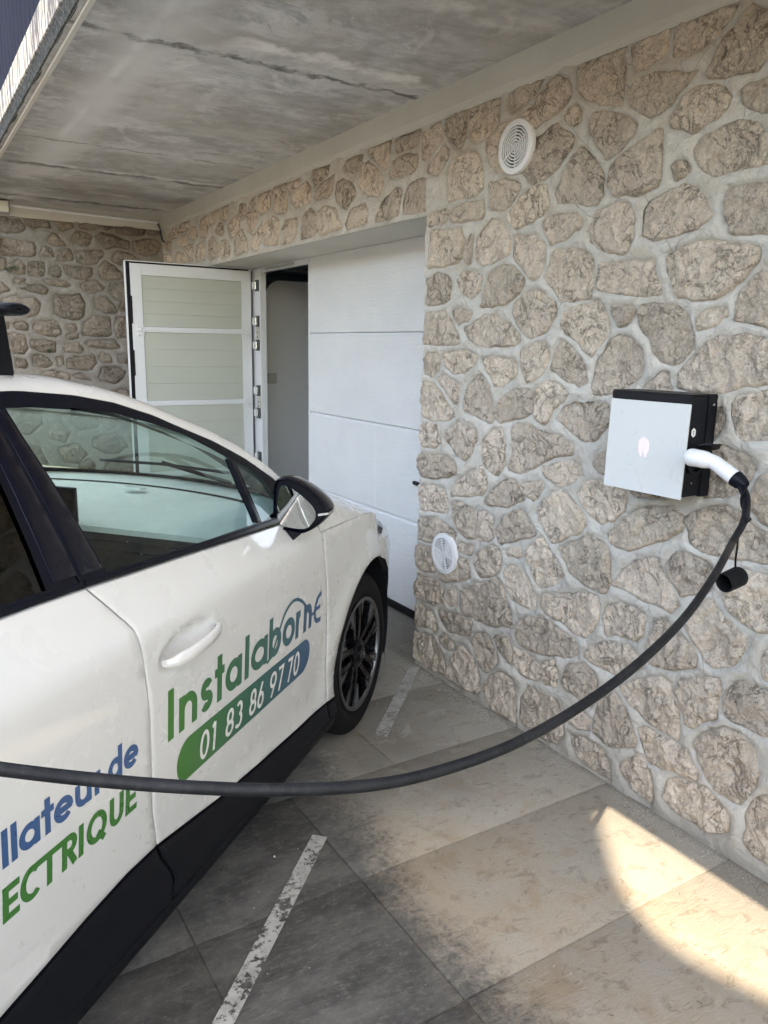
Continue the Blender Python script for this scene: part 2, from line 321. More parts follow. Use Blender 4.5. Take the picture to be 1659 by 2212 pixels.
def floor_mat():
    s = NT('brushed_concrete_floor'); x, y, z = s.xyz()
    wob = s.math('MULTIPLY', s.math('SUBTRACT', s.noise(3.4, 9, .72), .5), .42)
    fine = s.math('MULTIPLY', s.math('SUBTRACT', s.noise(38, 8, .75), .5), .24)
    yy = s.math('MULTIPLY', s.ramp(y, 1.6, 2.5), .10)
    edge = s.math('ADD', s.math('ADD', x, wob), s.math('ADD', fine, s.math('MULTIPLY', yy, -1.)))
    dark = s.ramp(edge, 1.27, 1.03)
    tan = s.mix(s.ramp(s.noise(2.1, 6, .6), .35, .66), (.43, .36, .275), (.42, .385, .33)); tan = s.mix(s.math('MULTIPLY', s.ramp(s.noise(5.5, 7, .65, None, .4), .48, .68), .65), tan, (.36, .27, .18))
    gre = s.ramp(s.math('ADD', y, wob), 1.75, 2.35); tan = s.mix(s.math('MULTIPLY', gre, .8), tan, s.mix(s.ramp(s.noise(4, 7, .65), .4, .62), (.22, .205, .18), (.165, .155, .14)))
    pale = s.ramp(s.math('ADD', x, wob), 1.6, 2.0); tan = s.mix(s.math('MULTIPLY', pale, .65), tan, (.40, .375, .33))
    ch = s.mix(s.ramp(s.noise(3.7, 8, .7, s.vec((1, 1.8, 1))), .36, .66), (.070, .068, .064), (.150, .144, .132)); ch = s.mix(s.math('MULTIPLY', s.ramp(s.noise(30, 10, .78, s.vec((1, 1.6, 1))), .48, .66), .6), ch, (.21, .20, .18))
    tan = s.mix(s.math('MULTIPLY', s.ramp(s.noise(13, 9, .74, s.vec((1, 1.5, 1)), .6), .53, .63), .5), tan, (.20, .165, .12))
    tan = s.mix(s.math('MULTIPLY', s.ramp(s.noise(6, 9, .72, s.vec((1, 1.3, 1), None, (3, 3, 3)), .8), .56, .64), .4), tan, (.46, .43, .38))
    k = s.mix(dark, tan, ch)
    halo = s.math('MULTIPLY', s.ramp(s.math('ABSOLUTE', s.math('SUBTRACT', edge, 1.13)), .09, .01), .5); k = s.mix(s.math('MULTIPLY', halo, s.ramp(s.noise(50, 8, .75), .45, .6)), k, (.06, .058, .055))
    # grit near the wall, dark pores everywhere
    pr = s.ramp(s.noise(95, 8, .75, s.vec((1, 2.2, 1))), .57, .68); k = s.mix(s.math('MULTIPLY', pr, .55), k, (.075, .065, .05))
    gr = s.math('MULTIPLY', s.ramp(s.voro(210), .25, .10), s.ramp(s.math('ADD', x, s.math('MULTIPLY', fine, .6)), 1.9, 2.12)); k = s.mix(s.math('MULTIPLY', gr, .6), k, (.50, .47, .42))
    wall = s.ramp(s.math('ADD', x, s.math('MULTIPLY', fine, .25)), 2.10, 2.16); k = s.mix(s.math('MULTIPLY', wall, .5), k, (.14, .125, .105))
    r = s.rnd(); hs = s.n('ShaderNodeHueSaturation'); s.link(hs.inputs['Value'], s.ramp(r, 0, 1, .93, 1.06)); s.link(hs.inputs['Color'], k)
    br = s.noise(26, 8, .7, s.vec((1, 3.0, 1)), 1.3); h = s.math('ADD', br, s.math('MULTIPLY', s.noise(140, 6, .75), .5))
    return s.out(hs.outputs[0], s.ramp(s.noise(12, 5), .3, .7, .72, .95), s.bump(h, .006, .85), Specular_IOR_Level=.3)
M_FLOOR = floor_mat()
def line_mat():
    s = NT('worn_white_road_paint'); w_ = s.ramp(s.math('ADD', s.noise(55, 9, .78), s.math('MULTIPLY', s.noise(9, 5), .55)), .80, .85)
    k = s.mix(w_, (.46, .45, .42), (.17, .165, .15)); 
    t = s.n('ShaderNodeBsdfTransparent'); mx = s.n('ShaderNodeMixShader'); s.link(mx.inputs[0], w_); s.t.links.new(s.b.outputs[0], mx.inputs[1]); s.t.links.new(t.outputs[0], mx.inputs[2])
    s.t.links.new(mx.outputs[0], s.t.nodes['Material Output'].inputs[0])
    return s.out(s.mix(s.ramp(s.noise(20, 6), .3, .7), (.36, .35, .33), (.52, .51, .48)), .8, s.bump(s.noise(120, 5), .002))
M_LINE = line_mat()
def gd_mat():
    s = NT('white_woodgrain_steel'); v = s.vec((1, 2.2, 30)); f = s.noise(3.2, 8, .62, v, 1.6)
    k = s.mix(s.ramp(s.noise(2, 4), .3, .7), (.70, .73, .745), (.755, .78, .79))
    # pale vertical run marks on the lower sections
    x, y, z = s.xyz()
    run = s.math('MULTIPLY', s.ramp(s.noise(9, 4, .6, s.vec((1, 1, .09)), .3), .60, .72), s.math('MULTIPLY', s.ramp(z, 1.5, 1.0), s.ramp(s.math('ABSOLUTE', s.math('SUBTRACT', y, 3.95)), .45, .15)))
    k = s.mix(s.math('MULTIPLY', run, .35), k, (.86, .87, .88))
    sp = s.math('MULTIPLY', s.ramp(s.voro(26), .05, .02), s.ramp(s.noise(4, 4), .5, .55)); k = s.mix(s.math('MULTIPLY', sp, .8), k, (.2, .2, .2))
    return s.out(k, .42, s.bump(f, .016, .5))
M_GD = gd_mat()
M_WHITE = simple('white_aluminium_paint', (.70, .72, .73), .4, .05, 6, .0003)
M_INFILL = simple('pale_green_grey_foam_panel', (.47, .49, .43), .6, .07, 4, .0012, 260)
M_GREYW = simple('grey_plaster', (.72, .72, .72), .8, .06, 3, .002, 90)
M_BLACKRUB = simple('black_rubber', (.010, .010, .012), .55, .2, 60, .0006, 300, Specular_IOR_Level=.15)
M_STEEL = simple('galvanised_steel', (.62, .63, .64), .28, .1, 40, .0003, 120, Metallic=.9)
M_TRACK = simple('dark_blue_steel_track', (.045, .06, .08), .4, .15, 20, .0003, Metallic=.3)
M_PVC = simple('white_pvc', (.74, .75, .76), .35, .05, 20, .0002)
M_BOXB = simple('black_powder_coat', (.005, .006, .010), .38, .2, 200, .0004, 500, Specular_IOR_Level=.25)
M_BOXW = simple('satin_white_panel', (.66, .68, .675), .32, .02, 8, 0, Specular_IOR_Level=.5)
M_PLUGW = simple('glossy_white_plastic', (.80, .81, .83), .18, .03, 10, 0, Coat_Weight=.3)
def cable_mat():
    s = NT('dusty_black_rubber_cable'); f = s.ramp(s.noise(14, 8, .7, s.vec((1, 1, 1))), .4, .72); g = s.ramp(s.noise(70, 8, .75), .5, .7)
    k = s.mix(f, (.008, .009, .011), (.020, .021, .023)); k = s.mix(s.math('MULTIPLY', g, .3), k, (.06, .06, .06))
    return s.out(k, .55, s.bump(s.noise(160, 5), .0008), Specular_IOR_Level=.25)
M_CABLE = cable_mat()
def paint_mat():
    s = NT('white_car_paint'); f = s.noise(7, 6, .6); d = s.ramp(s.noise(130, 6, .75, s.vec((1, 1, .25))), .62, .78)
    x, y, z = s.xyz()
    k = s.mix(f, (.68, .67, .645), (.715, .705, .68)); k = s.mix(s.math('MULTIPLY', s.math('MULTIPLY', d, .35), s.ramp(z, .75, .35)), k, (.42, .39, .33))
    return s.out(k, s.ramp(s.noise(4, 5), .3, .7, .22, .32), None, Coat_Weight=1., Coat_Roughness=.035, Specular_IOR_Level=.5)
M_PAINT = paint_mat()
M_GLOSSB = simple('gloss_black_trim', (.003, .004, .010), .16, .1, 30, 0, Coat_Weight=.3, Specular_IOR_Level=.3)
M_SATB = simple('satin_black_trim', (.004, .005, .010), .42, .15, 60, .0003, 400, Specular_IOR_Level=.2)
M_CLAD = simple('textured_black_cladding', (.005, .006, .009), .42, .25, 90, .0005, 900, Specular_IOR_Level=.18)
def glass_mat(name, tint, k=1.5):
    s = NT(name); nt_ = s.t; nt_.nodes.remove(s.b)
    tr = s.n('ShaderNodeBsdfTransparent'); tr.inputs[0].default_value = (*tint, 1); gl = s.n('ShaderNodeBsdfGlossy'); gl.inputs['Roughness'].default_value = .01
    lw = s.n('ShaderNodeLayerWeight'); lw.inputs[0].default_value = .5
    f = s.math('ADD', s.math('MULTIPLY', s.math('POWER', lw.outputs['Facing'], 5.), .95), .042); f = s.math('MULTIPLY', f, k, None, True)
    mx = s.n('ShaderNodeMixShader'); nt_.links.new(f, mx.inputs[0]); nt_.links.new(tr.outputs[0], mx.inputs[1]); nt_.links.new(gl.outputs[0], mx.inputs[2])
    nt_.links.new(mx.outputs[0], nt_.nodes['Material Output'].inputs[0]); return s.m
M_GLASS = glass_mat('green_tinted_glass', (.68, .83, .775))
M_WSCREEN = glass_mat('windscreen_glass', (.86, .95, .92))
M_PRIV = glass_mat('dark_privacy_glass', (.12, .13, .13))
def mirror_mat():
    s = NT('mirror_glass'); return s.out((.75, .77, .78), .02, None, Metallic=1.)
M_MIRROR = mirror_mat()
M_DASH = simple('pale_grey_dashboard_fabric', (.74, .76, .74), .8, .12, 14, .002, 160)
M_INT = simple('dark_interior_plastic', (.02, .021, .023), .5, .2, 40, .0006, 300)
M_HEAD = simple('headliner_cloth', (.17, .17, .165), .9, .08, 30, .0008, 300)
M_SEAT = simple('dark_seat_cloth', (.03, .031, .034), .85, .2, 60, .001, 400)
M_TYRE = simple('tyre_rubber', (.005, .005, .006), .7, .25, 50, .001, 200, Specular_IOR_Level=.2)
M_RIMB = simple('gloss_black_alloy', (.004, .004, .005), .25, .1, 20, 0, Specular_IOR_Level=.25)
M_RIMG = simple('machined_grey_alloy', (.15, .155, .16), .35, .12, 40, .0002, Metallic=.8)
M_CHROME = simple('satin_chrome', (.55, .56, .57), .22, .05, 20, 0, Metallic=1.)
def decal_mat():
    s = NT('green_to_blue_vinyl'); tc = s.n('ShaderNodeTexCoord'); sp = s.n('ShaderNodeSeparateXYZ'); s.t.links.new(tc.outputs['UV'], sp.inputs[0])
    cr = s.n('ShaderNodeValToRGB'); s.t.links.new(sp.outputs[0], cr.inputs[0]); e = cr.color_ramp.elements
    e[0].position = 0; e[0].color = (.035, .185, .022, 1); e[1].position = 1; e[1].color = (.022, .085, .20, 1); m = e.new(.5); m.color = (.018, .12, .085, 1)
    return s.out(cr.outputs[0], .3, None, Coat_Weight=.4)
M_DECAL = decal_mat()
M_VBLUE = simple('blue_vinyl', (.030, .095, .225), .3, .03, 10, 0, Coat_Weight=.3)
M_VGREEN = simple('green_vinyl', (.035, .17, .035), .3, .03, 10, 0, Coat_Weight=.3)
M_VWHITE = simple('white_vinyl', (.76, .75, .72), .3, .02, 10, 0, Coat_Weight=.3)
def slat_mat():
    s = NT('dark_blue_cladding'); return s.out(s.mix(s.noise(3, 5), (.010, .013, .028), (.018, .022, .040)), .9, s.bump(s.noise(50, 4), .001), Specular_IOR_Level=.05)
M_SLAT = slat_mat()
M_JOINT = simple('pale_cladding_joint', (.42, .41, .38), .6, .1, 20, .0005)
M_LEAF = simple('dark_green_leaf', (.045, .085, .03), .6, .35, 40, .001)
M_GRIT = simple('limestone_grit', (.50, .47, .42), .9, .3, 80, .002)
M_GRITD = simple('brown_debris', (.10, .075, .05), .9, .3, 80, .002)
M_NB = simple('cream_house_render', (.62, .58, .50), .9, .08, 2, .003, 60)
M_BLOCKER = simple('grey_blocker_cloth', (.35, .34, .32), .9, .08, 8, .001, 200)  # cloth of the added sun blockers
M_GROUND = simple('pale_gravel_ground', (.30, .275, .23), .95, .2, 3, .01, 40)
# ------------------------------------------------------------------ setting: ground and floor slabs
X0, YB, CZ = 2.15, 7.25, 2.705        # face of the long stone wall, face of the back wall, underside of the canopy
g = MB(); g.box((-60, -60, -.4), (60, 60, -.06)); tag(g.build('ground', M_GROUND), kind='structure')
asp = MB(); asp.box((-9, -9, -.06), (-1.2, -3.6, -.03)); asp.box((-9, -3.55, -.06), (-5.05, 3, -.03)); tag(asp.build('asphalt_drive', simple('dark_asphalt', (.055, .055, .055), .9, .2, 20, .004, 120)), kind='structure')
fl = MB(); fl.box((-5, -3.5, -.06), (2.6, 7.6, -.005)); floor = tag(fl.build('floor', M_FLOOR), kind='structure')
xs = [-2.57, -2.05, -1.53, -1.01, -.49, .03, .545, 1.065, 2.20]
ys = [-1.32, -.80, -.28, .24, .755, 1.278, 1.80, 2.314, 2.845, 3.37, 3.9, 4.43, 4.96, 5.49, 6.02, 6.55, 7.3]
G = .0017
def slab(x0, x1, y0, y1):
    if x1 > 2 and y0 > 2.3 and x0 > 1.0 and x0 < 1.2: slab(x0, 1.521, y0, y1); slab(1.521, x1, y0, y1); return
    if x1 > 2 and x0 > 1 and y0 > 3: x1 = 2.56
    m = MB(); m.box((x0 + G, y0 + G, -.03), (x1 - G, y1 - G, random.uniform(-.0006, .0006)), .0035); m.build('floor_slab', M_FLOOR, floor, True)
for i in range(len(xs) - 1):
    for j in range(len(ys) - 1): slab(xs[i], xs[i + 1], ys[j], ys[j + 1])
# the short sawn joint running off the x = .545 seam is the seam itself; painted diagonal bay line, worn through
def stripe(a, b, wd):
    a = Vector((*a, 0)); b = Vector((*b, 0)); t = (b - a).normalized(); s_ = Vector((-t.y, t.x, 0)) * wd / 2; n = 40
    P = [[a.lerp(b, i / n) + s_ * k + Vector((0, 0, .0042)) for k in (-1, -.5, 0, .5, 1)] for i in range(n + 1)]
    m = MB(); m.grid(P); m.build('painted_line', M_LINE, floor)
stripe((.10, 1.10), (1.055, 2.052), .052); stripe((1.582, 2.526), (2.115, 3.055), .056)

# ------------------------------------------------------------------ rubble walls
RIGHT = """
2976,2574 2841,2584 2838,2496 2853,2459 2875,2443 2943,2494 2974,2542
2818,2587 2619,2579 2627,2544 2627,2490 2695,2458 2760,2443 2799,2466 2814,2512
2694,2445 2592,2482 2554,2479 2488,2428 2477,2288 2620,2306 2665,2341 2698,2403
2552,2583 2382,2585 2398,2558 2439,2537 2521,2516 2544,2513 2556,2548
2467,2484 2424,2502 2361,2545 2328,2573 2300,2577 2240,2541 2223,2504 2245,2476 2323,2448 2394,2430 2438,2438 2465,2463
2247,2431 2232,2450 2198,2450 2166,2426 2169,2400 2198,2391 2233,2406
2413,2373 2372,2389 2285,2413 2260,2389 2197,2350 2213,2312 2261,2271 2328,2235 2376,2227 2414,2229 2456,2276 2471,2303 2422,2331
2259,2141 2273,2171 2237,2228 2196,2275 2149,2306 2096,2261 2046,2201 2039,2137 2064,2103 2114,2113 2194,2132
2667,2268 2562,2267 2472,2234 2471,2217 2502,2188 2533,2163 2567,2151 2645,2165 2657,2223
2931,2374 2889,2403 2826,2414 2780,2407 2741,2381 2715,2324 2706,2252 2784,2233 2936,2243 2955,2276 2946,2335
3100,2417 2983,2475 2947,2436 2962,2407 3027,2364 3107,2385
2925,2192 2806,2213 2699,2203 2688,2153 2702,2137 2825,2138 2922,2150
3088,2199 2967,2207 2933,2189 2948,2158 2990,2148 3095,2151 3105,2172
2524,2132 2443,2196 2369,2210 2326,2205 2308,2141 2335,2104 2421,2082 2486,2073 2529,2112
2333,2076 2274,2089 2164,2087 2134,2060 2137,2034 2186,2016 2254,1999 2277,1993 2310,2029
3076,2123 2839,2111 2819,2059 2824,2003 2862,1973 2954,1964 3086,1966 3088,2016 3074,2084
2737,1991 2734,2055 2684,2094 2642,2125 2584,2109 2540,2074 2520,2029 2519,1981 2574,1964 2637,1949 2689,1949 2728,1968
2816,2007 2803,2043 2774,2077 2764,2071 2762,1961 2797,1957 2814,1979
2493,2030 2484,2044 2391,2032 2333,2010 2314,1971 2314,1935 2335,1882 2372,1872 2412,1896 2483,1957
3096,1912 3004,1936 2925,1916 2906,1876 2915,1818 2962,1803 3086,1795 3101,1816 3085,1866
2846,1901 2827,1924 2717,1919 2693,1896 2697,1842 2757,1821 2822,1838 2844,1873
2671,1799 2660,1853 2641,1907 2606,1927 2522,1934 2473,1909 2417,1871 2446,1825 2505,1797 2546,1778 2618,1779 2677,1778
2891,1759 2826,1774 2785,1761 2748,1748 2774,1722 2838,1709 2881,1739
3099,1677 3098,1754 2960,1766 2906,1730 2843,1660 2829,1626 2874,1618 3096,1622 3106,1646
2796,1684 2726,1712 2652,1738 2593,1748 2534,1718 2433,1663 2424,1632 2464,1621 2635,1613 2721,1627 2770,1650
2474,1747 2450,1790 2400,1823 2355,1829 2290,1801 2239,1770 2230,1733 2280,1675 2353,1650 2393,1663 2450,1707
2295,1892 2278,1936 2257,1968 2119,1956 2067,1922 2057,1853 2065,1791 2158,1779 2205,1785 2250,1824 2289,1855 2300,1876
2200,1699 2186,1740 2095,1761 2020,1772 1996,1742 1966,1699 1982,1649 2034,1584 2080,1605 2129,1645 2177,1666
3106,1546 3075,1576 2993,1577 2970,1554 2981,1508 3033,1470 3098,1483
2945,1580 2790,1590 2698,1574 2714,1531 2776,1500 2867,1492 2928,1520
2658,1556 2588,1567 2522,1555 2445,1556 2434,1507 2514,1454 2565,1451 2597,1492 2644,1523
2421,1588 2389,1606 2325,1624 2275,1624 2256,1578 2273,1526 2339,1480 2378,1474 2409,1526
2242,1531 2218,1595 2189,1637 2142,1609 2081,1561 2052,1489 2090,1473 2161,1492
3110,1333 3118,1397 3087,1441 3031,1439 2947,1391 2909,1342 2847,1301 2889,1282 3031,1264 3098,1280
2987,1461 2926,1474 2817,1439 2825,1353 2867,1360 2922,1413
2784,1376 2756,1437 2710,1473 2665,1487 2609,1449 2581,1379 2572,1304 2590,1293 2652,1307 2724,1320 2773,1327
2556,1339 2524,1393 2477,1428 2375,1440 2345,1435 2332,1361 2367,1340 2468,1313 2524,1299 2555,1315
2326,1441 2257,1484 2201,1473 2147,1442 2166,1416 2222,1373 2244,1333 2267,1315 2301,1336 2319,1397
2192,1346 2157,1387 2095,1408 2017,1413 1947,1410 1926,1376 1940,1335 1996,1276 2048,1275 2120,1309
2196,2583 2178,2589 2111,2592 1987,2581 1993,2553 1978,2514 1980,2467 1986,2410 2044,2424 2107,2449 2167,2474 2181,2510
1956,2576 1932,2585 1814,2586 1817,2517 1852,2507 1895,2499 1931,2496 1943,2519 1948,2547
1785,2556 1780,2586 1720,2582 1581,2577 1609,2542 1628,2522 1672,2507 1729,2493 1783,2501
1657,2418 1642,2444 1623,2478 1604,2503 1570,2525 1526,2560 1497,2542 1460,2517 1432,2447 1460,2413 1491,2389 1547,2395 1602,2395 1648,2407
1928,2468 1857,2470 1786,2456 1718,2432 1702,2433 1739,2401 1777,2372 1817,2348 1852,2345 1900,2370 1945,2404 1955,2438
1774,2313 1743,2364 1689,2386 1638,2381 1590,2362 1572,2333 1577,2310 1608,2293 1649,2280 1686,2262 1725,2283 1769,2299
2108,2410 2025,2392 1955,2362 1916,2330 1929,2294 1973,2265 2031,2247 2048,2268 2101,2340 2118,2380
2015,2215 1976,2244 1889,2273 1809,2297 1802,2213 1799,2148 1810,2126 1863,2113 1988,2125 2012,2161
1755,2181 1739,2188 1700,2175 1690,2160 1701,2142 1733,2134 1748,2157
1676,2212 1648,2239 1596,2253 1538,2265 1472,2239 1454,2209 1412,2191 1411,2136 1458,2129 1514,2130 1596,2125 1637,2151 1666,2188
1534,2345 1507,2353 1453,2357 1418,2345 1408,2266 1442,2270 1499,2289 1526,2313
2077,1983 2076,2028 2060,2075 1975,2093 1916,2085 1893,2029 1895,1979 1914,1930 1984,1936 2043,1960
1846,2048 1832,2081 1767,2095 1706,2114 1663,2100 1622,2058 1596,2003 1641,1982 1710,1973 1752,1962 1819,1964 1844,1981
1547,2038 1545,2079 1490,2079 1416,2071 1375,2062 1358,1935 1400,1940 1518,1949 1536,1992
2038,1850 2022,1906 1940,1896 1798,1892 1789,1856 1755,1787 1870,1790 1971,1806 2040,1819
1741,1901 1652,1934 1572,1932 1525,1915 1469,1907 1424,1893 1424,1862 1459,1827 1499,1794 1549,1767 1624,1764 1688,1777 1715,1823 1743,1880
1474,1748 1464,1783 1425,1815 1400,1835 1344,1826 1324,1671 1373,1678 1431,1695 1474,1699
1956,1762 1901,1758 1856,1740 1858,1718 1884,1692 1914,1693 1942,1720
1834,1717 1833,1754 1707,1753 1661,1727 1637,1699 1617,1650 1619,1612 1644,1577 1685,1561 1731,1575 1761,1596 1785,1651 1826,1684
1606,1712 1572,1730 1514,1736 1505,1710 1535,1690 1597,1671
1656,1533 1619,1577 1560,1629 1530,1646 1437,1656 1382,1643 1317,1618 1306,1587 1346,1522 1380,1514 1437,1505 1506,1482 1571,1484 1651,1490
2008,1552 1976,1604 1954,1635 1915,1654 1864,1643 1823,1613 1800,1558 1813,1516 1862,1479 1920,1457 2009,1448 2028,1475
1786,1487 1726,1534 1695,1532 1681,1471 1746,1459 1793,1464
1456,1450 1433,1471 1342,1493 1295,1499 1277,1360 1325,1358 1402,1346 1428,1371 1448,1416
1515,1425 1489,1432 1474,1407 1488,1361 1509,1338 1552,1326 1582,1405
1514,1249 1490,1316 1452,1320 1381,1294 1357,1264 1372,1221 1398,1192 1452,1166 1507,1153 1524,1197
1985,1208 1951,1242 1889,1253 1881,1174 1938,1169 1983,1188
2048,1076 2032,1118 1956,1134 1897,1126 1831,1109 1830,1052 1869,1012 1930,983 1976,1000 2031,1041
1818,1151 1685,1160 1672,1128 1764,1106 1804,1117
1894,943 1846,983 1806,1040 1741,1072 1632,1096 1586,1078 1580,1046 1601,1018 1656,980 1727,946 1793,914 1838,910 1881,921
1573,1073 1546,1097 1449,1137 1389,1120 1348,1093 1289,1078 1251,1056 1232,1016 1278,995 1354,987 1449,978 1507,979 1551,995 1560,1038
1352,1155 1351,1204 1331,1244 1299,1265 1249,1273 1229,1125 1278,1102 1315,1115
3119,1226 3049,1246 2975,1242 2959,1199 2948,1168 2988,1142 3110,1139 3122,1176
2915,1203 2828,1266 2769,1266 2687,1242 2681,1208 2705,1155 2751,1109 2810,1122 2864,1162
2630,1213 2579,1248 2522,1277 2490,1224 2482,1125 2522,1073 2567,1079 2627,1110
2446,1261 2425,1296 2351,1303 2264,1282 2171,1272 2098,1254 2098,1220 2200,1194 2285,1147 2382,1106 2459,1109 2437,1187
3123,1088 2977,1103 2843,1097 2818,1043 2882,1015 2998,987 3084,987 3124,1010
2847,943 2811,997 2707,1064 2638,1096 2604,1054 2600,995 2629,970 2732,947 2842,931
2255,1138 2192,1164 2109,1188 2056,1174 2047,1146 2085,1114 2154,1088 2217,1103 2250,1116
3120,931 2914,954 2874,885 2881,840 3085,819 3117,870
2597,950 2540,1019 2463,1061 2406,1062 2375,1022 2353,998 2440,953 2535,939 2588,937
2368,1059 2261,1087 2246,1067 2268,1022 2299,1005 2348,1018 2366,1033
2266,958 2229,1015 2158,1067 2121,1056 2058,1019 2008,972 2032,924 2094,897 2170,853 2198,884 2240,921
2844,901 2763,905 2671,886 2659,821 2663,763 2745,755 2800,803
2649,885 2601,899 2538,876 2528,802 2561,773 2647,761
2504,823 2486,881 2424,928 2369,950 2341,934 2304,903 2271,863 2333,840 2421,801 2486,782
3112,762 2960,798 2877,776 2797,760 2812,719 3001,671 3098,673
3121,621 2980,648 2956,534 3041,512 3116,522
2777,711 2677,723 2682,680 2775,679
2927,519 2856,560 2781,634 2706,658 2688,577 2775,537 2862,506
2655,644 2635,707 2559,750 2499,759 2474,725 2484,661 2535,623 2612,597
2436,761 2363,785 2351,759 2374,744 2431,745
2325,780 2285,827 2228,863 2179,810 2104,741 2132,706 2211,656 2258,672 2297,729
2135,843 2057,874 1975,922 1913,911 1881,855 1867,773 1885,732 1945,734 2008,735 2077,771 2104,805
2447,660 2420,697 2349,700 2305,668 2253,605 2255,555 2282,545 2373,555 2419,582
3122,425 3089,475 2944,485 2886,461 2883,394 2956,366 3093,361
2741,414 2738,497 2673,537 2489,619 2449,584 2414,513 2378,427 2444,419 2550,392 2647,393 2714,394
2856,413 2850,460 2789,483 2778,453 2784,409 2837,396
3126,297 3072,329 2982,317 2937,273 2939,231 2997,230 3117,209
2908,346 2782,362 2653,364 2674,292 2759,274 2848,267 2897,315
3125,53 3125,158 3025,185 2947,188 2887,143 2851,86 2853,27 2967,19 3109,28
2900,203 2865,236 2800,215 2798,192 2833,174 2880,181
2827,60 2787,156 2764,210 2720,220 2642,197 2597,137 2575,67 2598,36 2708,25 2825,32
2647,268 2625,313 2562,345 2521,322 2479,278 2461,242 2518,178 2557,163 2601,201 2620,239
2492,353 2410,375 2381,334 2365,262 2410,276 2458,301
2364,340 2286,342 2209,325 2203,260 2270,241 2328,250 2355,276
2348,417 2331,472 2292,505 2200,529 2102,508 2021,493 1999,450 2044,420 2187,378 2281,369 2339,394
2221,580 2214,621 2085,663 1993,698 1925,695 1911,664 1911,607 1965,527 2042,528 2106,549 2189,552
2174,343 2115,375 2097,309 2105,267 2170,265 2189,283
2541,98 2509,159 2435,201 2359,191 2335,112 2327,10 2405,2 2490,3 2534,51
2297,39 2303,125 2267,202 2226,208 2197,190 2101,215 2068,199 2048,90 2072,39 2116,21 2217,13
2071,309 2041,383 1967,420 1912,403 1892,361 1911,261 1952,267 2044,282
2017,153 2007,215 1959,217 1911,209 1918,159 1976,147
2002,97 1955,114 1879,116 1834,114 1801,70 1793,18 1858,13 1928,20 1980,54
1885,641 1878,674 1817,705 1745,705 1699,690 1702,627 1729,597 1805,593 1872,566
1957,455 1938,498 1880,532 1766,563 1723,540 1687,510 1755,457 1827,436 1915,438
1858,770 1796,850 1741,894 1675,904 1642,861 1585,794 1573,773 1597,741 1662,747 1736,754 1797,766
1635,894 1599,954 1546,951 1474,942 1459,924 1460,860 1498,834 1560,811 1589,832 1619,859
1671,604 1661,694 1616,712 1586,682 1497,645 1486,586 1561,549 1639,533 1668,555
1537,722 1495,774 1478,810 1451,825 1414,787 1352,759 1323,739 1319,708 1353,640 1418,613 1456,624 1496,673
1412,866 1360,946 1273,951 1231,959 1211,802 1279,778 1337,790 1395,823
1723,349 1775,398 1718,446 1611,495 1568,489 1545,445 1529,381 1518,309 1591,316 1659,319 1702,344
1536,485 1535,516 1461,553 1396,572 1384,551 1393,496 1394,449 1462,380 1497,383 1521,434
1366,476 1366,519 1341,579 1309,599 1249,597 1178,601 1165,505 1210,463 1269,462 1327,463
1258,700 1244,730 1211,746 1198,651 1246,636
1889,199 1889,223 1874,303 1844,340 1807,353 1757,325 1731,279 1695,229 1697,201 1761,164 1830,147 1883,164
1679,271 1656,291 1616,283 1550,288 1486,281 1469,256 1435,227 1437,204 1503,193 1575,173 1628,173 1664,226
1458,331 1400,395 1358,422 1303,427 1263,412 1239,374 1229,294 1249,245 1279,199 1339,200 1379,223 1418,265
1743,88 1730,118 1683,166 1659,175 1630,141 1605,96 1595,49 1607,20 1679,35 1713,58
1545,76 1543,138 1504,165 1438,180 1392,188 1343,162 1310,131 1305,86 1358,48 1423,46 1490,46 1533,56
1251,165 1232,227 1213,259 1152,297 1121,56 1158,56 1218,57 1245,85 1234,127
3309,2290 3273,2356 3162,2362 3021,2328 2998,2284 3029,2236 3077,2219 3306,2233
3441,2431 3395,2487 3272,2493 3196,2467 3209,2416 3314,2406 3425,2412
3389,2534 3375,2579 3173,2576 3199,2521 3365,2518
3160,2453 3158,2558 3021,2577 3010,2506 3069,2474 3123,2439
3571,2249 3504,2308 3390,2358 3334,2341 3354,2239 3467,2220 3570,2232
3641,2582 3431,2582 3444,2512 3475,2461 3543,2497 3631,2555
3737,2454 3720,2520 3648,2524 3542,2464 3498,2399 3539,2347 3680,2376 3746,2429
3910,2535 3871,2572 3703,2568 3738,2514 3794,2498 3890,2523
3999,2413 3990,2476 3909,2483 3812,2439 3773,2389 3868,2322 3928,2348 3989,2384
3886,2252 3829,2317 3679,2328 3651,2277 3650,2233 3866,2222
4202,2250 4213,2348 4136,2376 4009,2350 3937,2258 3926,2238 4180,2224
4435,2255 4410,2353 4315,2386 4236,2351 4236,2234 4436,2230
4247,2449 4180,2496 4010,2525 4030,2445 4093,2417 4224,2431
4269,2539 4269,2586 4063,2579 4094,2538 4247,2506
4544,2461 4481,2523 4361,2545 4292,2494 4304,2438 4433,2416 4507,2426
4715,2317 4661,2363 4483,2352 4484,2281 4560,2227 4717,2221
5012,2250 4978,2379 4849,2407 4740,2373 4756,2289 4771,2232
5211,2245 5176,2323 5022,2390 5010,2316 5088,2228
4819,2468 4830,2575 4630,2576 4619,2492 4634,2412 4793,2422
4618,2564 4432,2574 4480,2542 4581,2507
5078,2480 5074,2568 4872,2571 4889,2466 5019,2450
5265,2436 5279,2483 5108,2478 5095,2415 5207,2337 5268,2390
5542,2264 5501,2356 5365,2389 5272,2298 5275,2240 5510,2224
5654,2434 5598,2476 5459,2489 5395,2440 5467,2365 5589,2353
5425,2502 5389,2556 5292,2542 5311,2476 5361,2459
5812,2526 5809,2575 5626,2582 5650,2494 5777,2497
5833,2264 5789,2349 5678,2350 5593,2281 5614,2233 5797,2230
